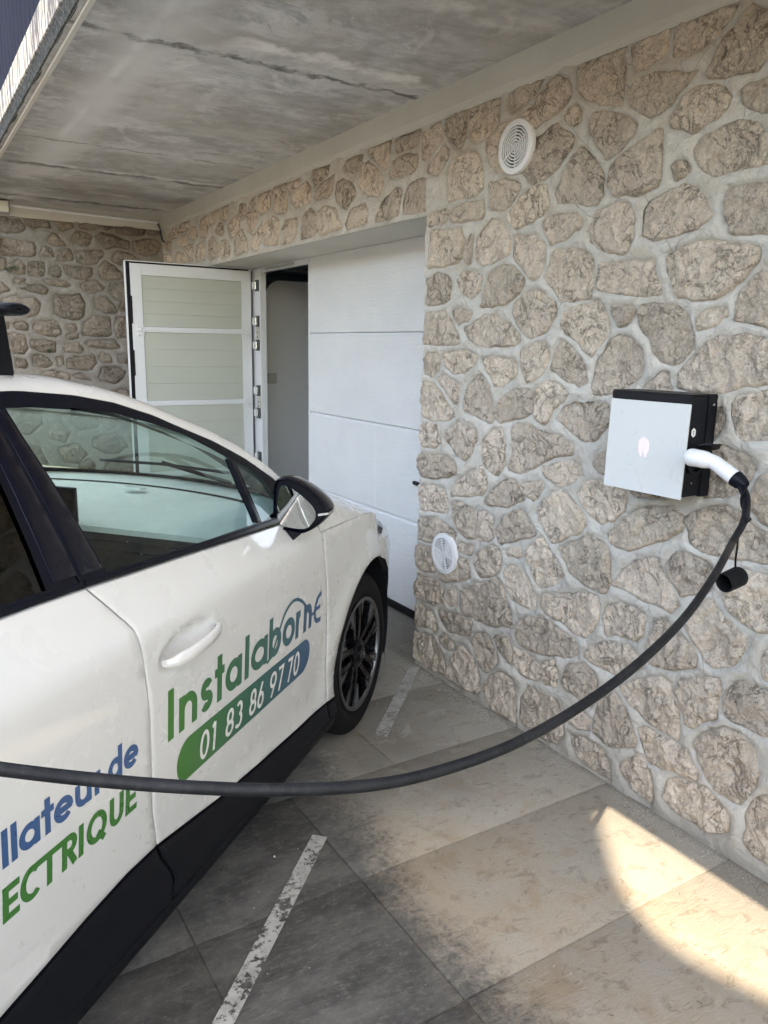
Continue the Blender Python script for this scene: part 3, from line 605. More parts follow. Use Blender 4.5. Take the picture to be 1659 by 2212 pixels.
6108,2275 6058,2375 5976,2406 5847,2329 5852,2253 6030,2236
6254,2488 6205,2562 6042,2561 6049,2478 6137,2410 6218,2431
6007,2499 5981,2573 5828,2572 5890,2511
5915,2438 5816,2483 5724,2466 5710,2415 5786,2386
6380,2312 6329,2382 6181,2374 6124,2316 6151,2252 6364,2256
6545,2451 6469,2526 6338,2511 6301,2453 6412,2431
6630,2319 6574,2399 6416,2390 6428,2275 6612,2268
6921,2329 6866,2368 6675,2337 6635,2270 6877,2282
6820,2537 6741,2585 6486,2575 6514,2531 6701,2524
7104,2509 6992,2570 6843,2554 6850,2497
7222,2430 7160,2485 7005,2469 6989,2394
7231,2370 7070,2372 6975,2304 7184,2313
6762,2417 6706,2482 6589,2470 6597,2401
5246,2502 5228,2545 5134,2571 5137,2510"""
BACK = """
784,2517 837,2588 877,2584 914,2554 980,2569 1016,2513 989,2477 899,2457 827,2463
1023,2606 1189,2623 1216,2523 1133,2532 1082,2511 1026,2540
1231,2614 1376,2619 1397,2548 1300,2509 1261,2561
1455,2571 1479,2603 1603,2602 1614,2568 1564,2550 1467,2545
1638,2596 1711,2603 1719,2577 1663,2554 1632,2569
1737,2579 1802,2593 1998,2593 1977,2537 1854,2522 1762,2536
2016,2568 2036,2583 2103,2584 2112,2562 2054,2553
1184,2417 1231,2490 1264,2475 1327,2389 1233,2395
1365,2449 1430,2520 1491,2513 1543,2486 1512,2417 1458,2409 1372,2424
1574,2484 1625,2524 1715,2505 1851,2467 1848,2412 1728,2417 1663,2394 1611,2434
1889,2475 1955,2485 2081,2509 2127,2467 2095,2390 1997,2360 1894,2384
774,2383 823,2404 871,2412 1074,2399 1084,2366 1074,2288 862,2285 751,2290
1122,2309 1155,2372 1205,2358 1226,2295 1125,2296
1246,2335 1351,2369 1377,2301 1372,2279 1259,2271
1389,2355 1617,2377 1629,2346 1566,2270 1484,2246 1424,2278
1710,2325 1745,2377 1846,2371 1938,2323 1946,2287 1758,2274 1713,2298
763,2240 844,2263 852,2213 845,2170 756,2155
863,2196 948,2253 995,2214 994,2145 931,2137 877,2163
1023,2207 1046,2243 1138,2241 1146,2180 1122,2131 1022,2138
1170,2156 1195,2210 1248,2231 1274,2180 1258,2135 1190,2139
1299,2225 1359,2225 1527,2223 1520,2168 1468,2129 1388,2125 1321,2165
1581,2217 1639,2293 1702,2261 1772,2202 1784,2157 1667,2136 1595,2155
902,2070 921,2106 994,2097 951,2064
1137,2105 1214,2119 1299,2102 1341,2077 1305,2058 1219,2062 1160,2076
952,2030 984,2066 1109,2064 1157,2032 1146,1992 1070,1997
748,2053 813,2065 865,2008 790,1979 742,1985
1425,2073 1476,2116 1557,2121 1631,2066 1561,2030 1479,2013
1654,2058 1684,2105 1796,2116 1824,2113 1816,1964 1769,1962 1697,1996
811,1937 910,1963 949,1934 1051,1956 1090,1914 1067,1825 990,1800 869,1852 814,1876
1202,1937 1215,2000 1257,1984 1345,1988 1416,2005 1447,1921 1432,1820 1376,1786 1280,1796 1204,1830
1530,1961 1614,1992 1676,1949 1722,1863 1615,1854 1535,1897
1413,1664 1446,1756 1513,1823 1650,1818 1660,1660 1521,1652
1692,1745 1725,1821 1809,1824 1801,1649 1715,1647
877,1730 946,1768 988,1725 982,1694 891,1696
787,1728 836,1738 834,1703 793,1702
1026,1726 1045,1758 1208,1767 1246,1678 1200,1641 1098,1656 1040,1682
1298,1734 1365,1749 1371,1699 1317,1689
1288,1642 1343,1680 1382,1667 1371,1635 1313,1620
804,1641 872,1664 945,1644 971,1546 934,1492 851,1500 815,1562
997,1609 1095,1611 1188,1595 1183,1513 1079,1512 997,1547
1243,1559 1284,1588 1373,1589 1415,1544 1395,1506 1262,1519
1445,1590 1510,1619 1686,1623 1725,1562 1654,1542 1461,1563
881,1456 939,1447 957,1411 934,1380 876,1384
1000,1475 1044,1493 1127,1458 1150,1412 1096,1385 1003,1394
1189,1467 1233,1477 1246,1413 1210,1394
1272,1403 1285,1468 1393,1478 1503,1493 1517,1423 1477,1367 1377,1362 1288,1376
1534,1480 1578,1513 1633,1499 1652,1428 1573,1428
1538,1300 1561,1376 1683,1395 1761,1347 1735,1290 1666,1242 1545,1272
1067,1339 1163,1353 1285,1320 1282,1283 1075,1321
1311,1311 1384,1329 1462,1272 1390,1282
1698,1500 1793,1501 1789,1415 1723,1434
1742,1896 1768,1943 1816,1946 1812,1871"""
def parse(t): return [[tuple(int(v) / 1000 for v in p.split(',')) for p in l.split()] for l in t.strip().splitlines()]
def centroid(p): return (sum(q[0] for q in p) / len(p), sum(q[1] for q in p) / len(p))
def scatter(polys, x0, x1, y0, y1, ok, rmax, rmin, n=5000, rnd=random.Random(3), gap=.022):
    """fills the rest of a wall with rubble by throwing stones of falling size between the ones already there"""
    polys = [list(p) for p in polys]; new = []
    circ = [(centroid(p), max(math.hypot(q[0] - centroid(p)[0], q[1] - centroid(p)[1]) for q in p), p) for p in polys]
    for k in range(n):
        r = rmax * (rmin / rmax) ** (k / n); c = (rnd.uniform(x0 - .1, x1 + .1), rnd.uniform(y0, y1))
        asp = rnd.uniform(.62, .95); a = rnd.uniform(-.5, .5) if rnd.random() < .7 else rnd.uniform(0, 3.1)
        if not ok(c[0], c[1]): continue
        near = [q for q in circ if math.hypot(q[0][0] - c[0], q[0][1] - c[1]) < q[1] + r + gap]
        m = rnd.choice((5, 6, 7, 8)); ph = rnd.uniform(0, 6.28); P = []
        for i in range(m):
            t = ph + (i + rnd.uniform(-.22, .22)) * 2 * math.pi / m; rr = r * rnd.uniform(.88, 1.08)
            u, v = rr * math.cos(t), rr * asp * math.sin(t); P.append((c[0] + u * math.cos(a) - v * math.sin(a), c[1] + u * math.sin(a) + v * math.cos(a)))
        Q = resample(P, .03); px = np.array([q[0] for q in Q] + [c[0]]); py = np.array([q[1] for q in Q] + [c[1]])
        if py.min() < y0 or py.max() > y1 or not all(ok(a_, b_) for a_, b_ in zip(px, py)): continue
        if any(inside_np(px, py, q[2]).any() or dist_np(px, py, q[2]).min() < gap or inside_np(np.array([q[0][0]]), np.array([q[0][1]]), P)[0] for q in near): continue
        circ.append((c, r * 1.1, P)); new.append(P)
    return new
def outline(p, rnd, step=.012, amp=.0070):
    q = []
    for i in range(len(p)):
        a, b = p[i], p[(i + 1) % len(p)]; q += [(a[0] * .92 + b[0] * .08, a[1] * .92 + b[1] * .08), (a[0] * .08 + b[0] * .92, a[1] * .08 + b[1] * .92)]
    q = inset(q, -.0085); q = resample(q, step)
    out = []
    for i, (x, y) in enumerate(q):
        v = noise.noise_vector(Vector((x * 22, y * 22, 5))) * amp + noise.noise_vector(Vector((x * 70, y * 70, 9))) * amp * .5
        out.append((x + v.x, y + v.y))
    return out
def stone(P, place, mat, parent, step, rnd, proud=.014):
    co, T = fill2d([P], step)
    px, py = co[:, 0], co[:, 1]; d = dist_np(px, py, P); c = centroid(P); sx, sy = rnd.uniform(-.05, .05), rnd.uniform(-.07, .05); pr = proud * rnd.uniform(.5, 1.5); seed = rnd.uniform(0, 90)
    vs = []
    for i in range(len(co)):
        x, y = px[i], py[i]; e = 1 - math.exp(-d[i] / .0045)
        v = Vector((x * 9, y * 9, seed)); h1 = noise.fractal(v, .9, 2.1, 3) ; h2 = noise.ridged_multi_fractal(Vector((x * 17, y * 17 , seed)), .9, 2.1, 4, 1., 2.) - 1.2
        h3 = noise.fractal(Vector((x * 55, y * 55, seed)), .8, 2.1, 3)
        h = -.007 + e * (pr + (x - c[0]) * sx + (y - c[1]) * sy + h1 * .011 + h2 * .0085 + h3 * .0045)
        vs.append(place(x, y, h))
    # skirt behind
    n = len(P); m = len(vs); loop = list(range(n)); vs += [place(P[k][0], P[k][1], -.045) for k in range(n)]
    fs = [tuple(t) for t in T.tolist()] + [(k, (k + 1) % n, m + (k + 1) % n, m + k)[::-1] for k in loop]
    o = mesh_obj('stone', vs, fs, mat, parent, True); return o
def mortar(region, stones, place, mat, parent, step, rnd, prox=.03):
    loops = [region] + [inset(resample(s, .014), .0015) for s in stones]
    loops = [lp[::-1] if i and area2(lp) > 0 else lp for i, lp in enumerate(loops)]
    # ring 5 mm off each stone keeps the troweled lip crisp
    pts = []; edges = []
    for lp in loops: n0 = len(pts); pts += lp; edges += [(n0 + i, n0 + (i + 1) % len(lp)) for i in range(len(lp))]
    nb = len(pts); A = np.array(region); x0, y0 = A.min(0); x1, y1 = A.max(0)
    gx, gy = np.meshgrid(np.arange(x0 + step / 2, x1, step), np.arange(y0 + step / 2, y1, step)); gx = gx.ravel() + np.random.RandomState(1).uniform(-.15, .15, gx.size) * step; gy = gy.ravel()
    ring = []
    for s_ in stones: ring += inset(resample(s_, .016), -.007)
    ring = np.array(ring); gx = np.concatenate([gx, ring[:, 0]]); gy = np.concatenate([gy, ring[:, 1]]); isr = np.arange(len(gx)) >= len(gx) - len(ring)
    ds = np.full(len(gx), 1.); ins = np.zeros(len(gx), bool)
    bb = [(min(q[0] for q in s_) - .06, max(q[0] for q in s_) + .06, min(q[1] for q in s_) - .06, max(q[1] for q in s_) + .06, s_) for s_ in stones]
    for a, b, c, d, s_ in bb:
        m = np.where((gx > a) & (gx < b) & (gy > c) & (gy < d))[0]
        if len(m): ds[m] = np.minimum(ds[m], dist_np(gx[m], gy[m], s_)); ins[m] |= inside_np(gx[m], gy[m], s_)
    keep = ~ins & inside_np(gx, gy, region) & (np.where(isr, ds > .005, ds > .011)) & (dist_np(gx, gy, region) > step * .4)
    gx, gy, ds = gx[keep], gy[keep], ds[keep]
    P = [Vector(p) for p in pts] + [Vector(p) for p in zip(gx.tolist(), gy.tolist())]
    co, _, tris, ov, _, _ = delaunay_2d_cdt(P, edges, [], 0, 1e-7)
    co_ = np.array([(v.x, v.y) for v in co]); T = np.array([t for t in tris if len(t) == 3]); cc = co_[T].mean(1)
    inn = inside_np(cc[:, 0], cc[:, 1], region)
    for a, b, c, d, s_ in bb:
        m = np.where((cc[:, 0] > a) & (cc[:, 0] < b) & (cc[:, 1] > c) & (cc[:, 1] < d) & inn)[0]
        if len(m): inn[m[inside_np(cc[m, 0], cc[m, 1], loops[1 + [q[4] is s_ for q in bb].index(True)])]] = False
    T = T[inn]; dd = np.full(len(co_), 1.)
    for a, b, c, d, s_ in bb:
        m = np.where((co_[:, 0] > a) & (co_[:, 0] < b) & (co_[:, 1] > c) & (co_[:, 1] < d))[0]
        if len(m): dd[m] = np.minimum(dd[m], dist_np(co_[m, 0], co_[m, 1], s_))
    edge = dist_np(co_[:, 0], co_[:, 1], region)
    vs = []
    for i in range(len(co_)):
        x, y = co_[i]; t = dd[i]
        if t < .003: h = -.0045 + max(0, noise.noise(Vector((x * 11, y * 11, 7)))) * .006
        else:
            h = .0005 + .0075 * min(1, (t - .003) / .016) + noise.fractal(Vector((x * 7, y * 7, 3)), .9, 2.1, 4) * .0085 + noise.noise(Vector((x * 28, y * 34, 1))) * .0028
        vs.append(place(x, y, h))
    a = co_[T]; ar = (a[:, 1, 0] - a[:, 0, 0]) * (a[:, 2, 1] - a[:, 0, 1]) - (a[:, 2, 0] - a[:, 0, 0]) * (a[:, 1, 1] - a[:, 0, 1])
    T[ar < 0] = T[ar < 0][:, ::-1]
    return mesh_obj('mortar', vs, [tuple(t) for t in T.tolist()], mat, parent, True)

rnd = random.Random(11)
wall = thing('stone_wall', 'tan rubble stone wall with pale mortar joints around the garage opening', 'wall')
core = MB(); core.box((X0 + .03, -3, 0), (2.46, 3.10, 2.9)); core.box((X0 + .03, 3.10, 2.22), (2.46, 6.20, 2.9)); core.box((X0 + .03, 6.20, 0), (2.46, YB + .3, 2.9)); core.build('wall_core', M_RENDER, wall)
so_ = MB(); so_.box((X0 + .004, 3.0985, 2.196), (2.50, 6.21, 2.218)); so_.box((X0 + .004, 3.0985, 0), (2.50, 3.112, 2.195)); so_.box((X0 + .004, 6.19, 0), (2.50, 6.203, 2.195)); so_.build('opening_lining', M_RENDER, wall)
# plastered band under the slab, with a slim lip along its lower edge
band = MB(); P = []
for i in range(61):
    y = -3 + i * (YB + 3) / 60; w1 = noise.noise(Vector((y * 3, 1, 0))) * .004
    P.append([(X0 - .002, y, 2.585 + w1), (X0 - .010, y, 2.592 + w1), (X0 - .013, y, 2.606 + w1 * .4), (X0 - .021, y, 2.612), (X0 - .022, y, CZ + .01)])
band.grid(P); band.build('render_band', M_RENDER, wall, True)
traced = parse(RIGHT)
def ok_r(x, y): return (y < 2.58) and ((x < 3.09 ) or (y > 2.215) or x > 6.24)
extra = scatter(traced, -.6, 1.35, .02, 2.57, lambda x, y: ok_r(x, y) and x < 1.6, .16, .05, 2600, random.Random(3))
extra += scatter(traced + extra, 6.24, 7.25, .02, 2.57, lambda x, y: ok_r(x, y) and 6.26 < x < 7.22, .13, .05, 500, random.Random(4))
place_r = lambda u, v, h: (X0 - h, u, v)
SR = []
for i, p in enumerate(traced):
    q = [(a, min(max(b, .006), 2.588)) for a, b in p]; SR.append((outline(q, rnd), 0.0060 if max(a for a, b in p) < 3.3 else .016))
for p in extra: SR.append((outline(p, rnd), .02))
for P, st in SR:
    # normal must look towards -X : (u,v) = (y,z) gives +X, so flip
    c_ = centroid(P); near_box = 1.36 < c_[0] < 1.92 and 1.05 < c_[1] < 1.56
    o = stone(P, place_r, M_STONE, wall, st, rnd, .0 if near_box else .014)
    o.data.flip_normals()
ins_t = [P for P, s_ in SR]
reg1 = resample([(-.9, 0), (3.108, 0), (3.108, 2.2), (3.108, 2.596), (-.9, 2.596)], .05)
m1 = mortar(reg1, [P for P in ins_t if min(a for a, b in P) < 3.09 and not (min(b for a, b in P) > 2.15 and max(a for a, b in P) > 3.2)], place_r, M_MORTAR, wall, .0125, rnd); m1.data.flip_normals()
reg2 = resample([(3.108, 2.197), (6.2, 2.197), (YB, 2.197), (YB, 2.596), (3.108, 2.596)], .05)
m2 = mortar(reg2, [P for P in ins_t if max(a for a, b in P) > 3.12 and min(b for a, b in P) > 2.12], place_r, M_MORTAR, wall, .022, rnd); m2.data.flip_normals()
reg3 = resample([(6.2, 0), (YB, 0), (YB, 2.197), (6.2, 2.197)], .05)
m3 = mortar(reg3, [P for P in ins_t if min(a for a, b in P) > 6.2 and max(b for a, b in P) < 2.25], place_r, M_MORTAR, wall, .03, rnd); m3.data.flip_normals()

# back wall
bwall = thing('stone_wall', 'greyer weathered rubble wall, toned darker for its shade, closing the far end of the carport', 'wall')
bc = MB(); bc.box((-5, YB + .03, 0), (X0 + .1, YB + .3, 2.9)); bc.build('wall_core', M_RENDER, bwall)
tb = parse(BACK)
exb = scatter(tb, -1.7, 2.15, .02, 2.58, lambda x, y: x < 2.12 and -1.9 < x and not (x > .75 and y > 1.25 and y > 1.25 + (x - 2.3) * -.0 and y > 1.35), .15, .045, 3600, random.Random(5), .025)
place_b = lambda u, v, h: (u, YB - h, v)
SB = [(outline([(a, min(b, 2.588)) for a, b in p], rnd), .02) for p in tb] + [(outline(p, rnd), .03) for p in exb]
SB = SB[:299]
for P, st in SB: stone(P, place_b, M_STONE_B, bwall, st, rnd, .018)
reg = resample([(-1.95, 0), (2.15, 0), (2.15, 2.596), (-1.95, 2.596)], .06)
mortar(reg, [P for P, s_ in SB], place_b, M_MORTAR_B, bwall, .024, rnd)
bb_ = MB(); bb_.grid([[(x, YB - .002, 2.585), (x, YB - .012, 2.594), (x, YB - .02, 2.612), (x, YB - .02, CZ + .01)] for x in np.linspace(-5, X0, 40)]); bb_.build('render_band', M_RENDER, bwall, True)
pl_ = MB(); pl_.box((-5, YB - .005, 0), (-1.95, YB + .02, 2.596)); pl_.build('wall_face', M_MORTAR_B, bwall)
# ------------------------------------------------------------------ canopy slab, fascia, cladding above
can = MB(); can.box((.635, .38, CZ), (2.46, YB + .3, CZ + .18)); can.box((1.42, -8, CZ), (2.46, .379, CZ + .18)); canopy = tag(can.build('concrete_canopy', M_CEIL), kind='structure')  # unseen narrow strip is stepped back to shape the sun patch
dr = MB(); dr.box((.655, .4, CZ - .012), (.673, YB, CZ + .001)); dr.build('drip_strip', M_RENDER, canopy)
fa = MB(); P = []
for i in range(160):
    y = .38 + i * (YB - .08) / 159; a = noise.noise(Vector((y * 4, 0, 0))) * .004
    P.append([(.66, y, CZ + .001), (.636, y, CZ - .0 + a * .3), (.628, y, CZ + .004), (.62, y, CZ + .05 + a), (.612, y, CZ + .056 + a), (.611, y, CZ + .12), (.612, y, CZ + .183 + a), (.635, y, CZ + .19)])
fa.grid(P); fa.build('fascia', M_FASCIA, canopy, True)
scr = thing('cladding_screen', 'dark blue ribbed cladding standing above the canopy edge', 'cladding')
k = 0; y = .4
while y < 7.4:
    m = MB(); m.box((.640, y + .004, CZ + .18), (.668, y + .1070, CZ + 1.35), .002); m.build('cladding_board', M_SLAT, scr)
    y += .1155
m = MB(); m.box((.672, .4, CZ + .18), (.70, 7.4, CZ + 1.35)); m.build('backing', M_JOINT, scr)
# parapet top so the boards have a rail
m = MB(); m.box((.632, .4, CZ + 1.35), (.705, 7.4, CZ + 1.39)); m.build('top_rail', M_SLAT, scr)

# ------------------------------------------------------------------ sectional garage door
DX = 2.52
gd = thing('garage_door', 'white wood-grain sectional garage door closed in its opening', 'garage door')
def section(y0, y1, z0, z1):
    m = MB(); P = []
    prof = [(z0, .014), (z0 + .001, .004), (z0 + .006, .0), (z1 - .018, .0), (z1 - .012, .004), (z1 - .0115, .012), (z1, .014)]
    P = [[(DX + d, y, z) for z, d in prof] for y in (y0, y1)]
    m.grid(P); m.box((DX + .0145, y0, z0), (DX + .045, y1, z1 - .001)); return m
zj = [.045, .592, 1.137, 1.690, 2.30]
for a, b in zip(zj[:-1], zj[1:]): section(2.95, 5.063, a, b - .003).build('door_section', M_GD, gd)
m = MB(); m.box((DX - .004, 5.063, .03), (DX + .03, 5.073, 2.172)); m.box((DX - .002, 5.073, 2.162), (DX + .03, 5.94, 2.20)); m.build('wicket_frame', M_WHITE, gd)
m = MB(); m.box((DX + .003, 5.075, 2.201), (DX + .03, 6.25, 2.30)); m.box((DX + .002, 5.985, .03), (DX + .03, 6.22, 2.20)); m.build('frame_panel', M_GD, gd)
m = MB(); m.box((DX - .012, 2.95, .002), (DX + .03, 5.07, .0445), .004); m.build('bottom_seal', M_BLACKRUB, gd)
m = MB(); m.tube([(DX - .008, 2.95, 2.194), (DX - .008, 6.2, 2.194)], .006, 8); m.build('top_seal', M_WHITE, gd)
m = MB(); m.box((DX - .02, 5.30, 2.168), (DX - .004, 5.80, 2.186), .004); m.build('door_closer_rail', M_STEEL, gd)
m = MB()
c = Vector((2.475, 3.56, .84)); m.box((DX - .012, 3.40, .80), (DX, 3.62, .88), .003)
m.tube([(DX - .012, 3.48, .84), (DX - .05, 3.50, .84), (DX - .055, 3.56, .842), (DX - .052, 3.62, .843), (DX - .045, 3.64, .843)], [.012, .012, .013, .013, .008], 10); m.build('door_handle', M_BOXB, gd, True)
# white post at the hinge side of the wicket with galvanised hinges
post = MB(); post.box((DX - .028, 5.868, .03), (DX + .02, 6.022, 2.186)); post.build('hinge_post', M_WHITE, gd)
m = MB(); m.box((DX - .032, 6.024, .03), (DX - .0255, 6.045, 2.18)); m.build('post_seal', simple('grey_seal', (.12, .12, .125), .6), gd)

wk = thing('wicket_door', 'white framed side door with pale green panels standing wide open', 'door')
LY = 6.0; LX0, LX1, LZ0, LZ1 = 1.49, 2.462, .03, 2.19
m = MB(); m.box((LX0 + .035, LY, LZ0), (LX1, LY + .03, LZ1 - .018)); m.build('leaf_skin', M_GD, wk)
# aluminium face frame butted round the infill
iy = LY - .012
fx0, fx1 = 1.605, 2.385
pf = [((LX0 + .038, LZ0), (fx0, 2.170)), ((fx1, LZ0), (LX1 - .002, 2.170)), ((fx0 + .0005, 2.090), (fx1 - .0005, 2.170))]
for a, b in pf: q = MB(); q.box((a[0], iy, a[1]), (b[0], LY - .0005, b[1]), .001); q.build('frame_rail', M_WHITE, wk)
for zc in (1.702, 1.152, .60):
    q = MB(); q.box((fx0 + .001, iy - .004, zc - .007), (fx1 - .001, LY - .001, zc + .017), .002); q.box((fx0 + .001, iy - .001, zc - .020), (fx1 - .001, LY - .001, zc - .0075), .001); q.build('cross_rail', M_WHITE, wk)
zz = [.04, .58, 1.132, 1.682, 2.0895]
for a, b in zip(zz[:-1], zz[1:]):
    q = MB(); P = []; n = 5 if b - a > .45 else 3; prof = []
    lo = a if a < .1 else a + .038
    for i in range(4):
        z0_ = lo + (b - lo) * i / 4; z1_ = lo + (b - lo) * (i + 1) / 4
        prof += [(z0_ + .001, .0), (z0_ + .004, -.0025), (z1_ - .004, -.0025), (z1_ - .001, .0)]
    q.grid([[(x, LY - .003 + d, z) for z, d in prof] for x in (fx0 + .001, fx1 - .001)]); q.build('infill_panel', M_INFILL, wk)
q = MB(); q.box((LX0, LY - .006, LZ0), (LX0 + .006, LY + .03, LZ1)); q.box((LX0, LY - .006, LZ1 - .006), (LX1 - .01, LY + .03, LZ1)); q.build('edge_trim', M_WHITE, wk)
q = MB(); q.box((LX0 + .0065, LY - .002, LZ0), (LX0 + .034, LY + .025, LZ1 - .0065)); q.box((LX0 + .035, LY - .002, LZ1 - .0175), (LX1 - .012, LY + .025, LZ1 - .0065)); q.build('rubber_seal', M_BLACKRUB, wk)
for z0_, z1_ in ((1.74, 1.94), (1.36, 1.55)):
    q = MB(); q.box((LX0 + .030, LY - .012, z0_), (LX0 + .044, LY - .0025, z1_), .002); q.build('strike_plate', M_BOXB, wk)
for zc in (1.69, 1.14):
    for xc in (1.583, 2.405):
        q = MB(); q.box((xc - .028, iy - .004, zc - .038), (xc + .028, iy - .0003, zc + .038), .002)
        q.box((xc - .006, iy - .010, zc + .005), (xc + .006, iy - .004, zc + .032), .002); q.tube([(xc - .03, iy - .007, zc - .003), (xc + .045, iy - .007, zc - .003)], .004, 8)
        for dx in (-.019, .019):
            for dz in (-.027, .027): q.lathe((xc + dx, iy - .004, zc + dz), (0, -1, 0), [(.008, 0), (.0075, .003), (.004, .005), (.0001, .0055)], 12)
        q.build('panel_hinge', M_WHITE, wk, True)
M_KN = simple('dark_hinge_steel', (.07, .08, .08), .4, Metallic=.5); M_CRM = simple('cream_bracket', (.50, .49, .43), .5)
for zc in (2.06, 1.785, 1.60, 1.24, 1.06, .70):
    q = MB(); q.box((LX1 + .001, LY - .050, zc - .027), (LX1 + .027, LY - .030, zc + .027), .002); q.build('hinge', simple('bright_hinge', (.80, .82, .82), .25), wk)
    q = MB(); q.box((LX1 + .016, LY - .110, zc - .043), (LX1 + .0295, LY - .053, zc + .043), .002); q.build('hinge_knuckle', M_KN, wk)
    q = MB(); q.tube([(LX1 + .012, LY - .075, zc - .028), (LX1 + .012, LY - .075, zc + .028)], .006, 8); q.build('hinge_pin', M_STEEL, wk, True)
for zc in (1.70, 1.15):
    q = MB(); P = [Vector((LX1 + .020, LY - .118, zc - .05)), Vector((LX1 + .020, LY - .058, zc - .05))] + [Vector((LX1 + .020, LY - .088 + .030 * math.cos(t), zc + .02 + .035 * math.sin(t))) for t in np.linspace(0, math.pi, 9)]
    q.prism(P, (.009, 0, 0)); q.build('roller_bracket', M_CRM, wk)
    for dz in (-.035, .0): q = MB(); q.lathe((LX1 + .020, LY - .088, zc + dz), (-1, 0, 0), [(.006, 0), (.005, .003), (.0001, .004)], 10); q.build('bracket_bolt', M_KN, wk)
q = MB(); q.lathe((1.60, iy, .98), (0, -1, 0), [(.022, 0), (.022, .006), (.012, .008), (.001, .009)], 20); q.tube([(1.60, iy - .006, .98), (1.60, iy - .045, .98), (1.70, iy - .05, .98)], .009, 10); q.build('door_handle', M_STEEL, wk, True)

# garage interior seen through the opening
gr = MB(); gr.box((2.58, 6.25, 0), (7.0, 6.35, 2.6)); gr.box((7.0, -1, 0), (7.1, 6.35, 2.6)); gr.box((2.58, -1.1, 0), (7.1, -1, 2.6)); inner = tag(gr.build('garage_wall', M_GREYW), kind='structure')
m = MB(); m.box((2.47, -1.1, 2.6), (7.1, 6.35, 2.7)); tag(m.build('garage_ceiling', M_GREYW), kind='structure')
m = MB(); m.box((2.57, -1.1, -.05), (7.1, 6.35, -.001)); tag(m.build('garage_floor', M_RENDER), kind='structure')
m = MB(); m.box((2.565, -1.1, 0), (2.60, 2.90, 2.6)); m.box((2.565, 6.24, 0), (2.60, 6.35, 2.6)); m.box((2.56, 2.9, 2.31), (2.60, 6.24, 2.6)); tag(m.build('garage_front_wall', M_GREYW), kind='structure')
tr = thing('door_track', 'dark curved steel track for the garage door inside the opening', 'track')
P = [(2.60, 6.14, z) for z in np.linspace(.1, 1.975, 6)] + [(2.60 + .19 * (1 - math.cos(t)), 6.14, 1.975 + .19 * math.sin(t)) for t in np.linspace(.15, math.pi / 2, 12)] + [(x, 6.14, 2.165) for x in np.linspace(2.9, 5.2, 5)]
m = MB(); V = []
for i, p in enumerate(P):
    a = Vector(P[max(i - 1, 0)]); b = Vector(P[min(i + 1, len(P) - 1)]); t = (b - a).normalized(); nn = Vector((0, 1, 0)).cross(t)
    V.append([Vector(p) + nn * k * .036 + Vector((0, d, 0)) for k, d in ((-1, -.02), (-1, .02), (1, .02), (1, -.02), (.8, -.02), (.8, .012), (-.8, .012), (-.8, -.02), (-1, -.02))])
m.grid(V); m.build('rail', M_TRACK, tr, True)
m = MB(); m.box((2.62, 5.0, 2.235), (3.6, 6.2, 2.29)); m.build('header_bracket', M_TRACK, tr)
sw = thing('light_switch', 'square white light switch on the grey garage wall', 'switch')
m = MB(); m.box((2.700, 6.238, 1.278), (2.790, 6.2495, 1.367), .003); m.build('surround', simple('switch_plastic', (.46, .455, .43), .4), sw)
m = MB(); m.box((2.722, 6.233, 1.300), (2.768, 6.2375, 1.345), .002); m.build('rocker', simple('rocker_plastic', (.50, .495, .47), .4), sw)

# ------------------------------------------------------------------ vents
M_MESH = simple('grey_insect_mesh', (.15, .155, .155), .6)
def vent(c, r, rot, label):
    t = thing('air_vent', label, 'vent', 'round white vents in the stone wall'); ax = (-1, 0, 0); c = Vector(c)
    m = MB(); m.lathe(c, ax, [(r, -.012), (r, .002), (r * .985, .005), (r * .80, .008), (r * .765, .006), (r * .76, -.006)], 64); m.build('rim', M_PVC, t, True)
    m = MB()
    for i in range(1, 7):
        q = r * .76 * i / 6.6; m.lathe(c, ax, [(q + .0022, -.004), (q + .0022, .005), (q - .0022, .005), (q - .0022, -.004)], 48)
    m.build('grille_rings', M_PVC, t, True)
    m = MB()
    for k in range(3):
        a = rot + k * math.pi / 3 * 1.0; d = Vector((0, math.cos(a), math.sin(a))); n_ = Vector((0, -math.sin(a), math.cos(a))) * .0013
        for s_ in (1, -1): m.prism([c + n_ + Vector((-.006, 0, 0)), c - n_ + Vector((-.006, 0, 0)), c - n_ + d * s_ * r * .77 + Vector((-.006, 0, 0)), c + n_ + d * s_ * r * .77 + Vector((-.006, 0, 0))], (.008, 0, 0))
    m.build('spokes', M_PVC, t)
    # insect mesh
    m = MB(); st = .0065; n = int(r * .76 / st)
    for i in range(-n, n + 1):
        h_ = math.sqrt(max(0, (r * .755) ** 2 - (i * st) ** 2))
        m.box((c.x + .004, c.y + i * st - .0005, c.z - h_), (c.x + .0052, c.y + i * st + .0005, c.z + h_)); m.box((c.x + .0054, c.y - h_, c.z + i * st - .0005), (c.x + .0066, c.y + h_, c.z + i * st + .0005))
    m.build('insect_mesh', M_MESH, t)
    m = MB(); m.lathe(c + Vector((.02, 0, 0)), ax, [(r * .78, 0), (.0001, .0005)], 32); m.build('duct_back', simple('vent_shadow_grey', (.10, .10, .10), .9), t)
vent((2.134, 2.490, 2.372), .100, .5, 'upper round white vent close under the ceiling band')
vent((2.131, 2.861, .647), .098, 2.3, 'lower round white vent near the garage corner, low on the wall')

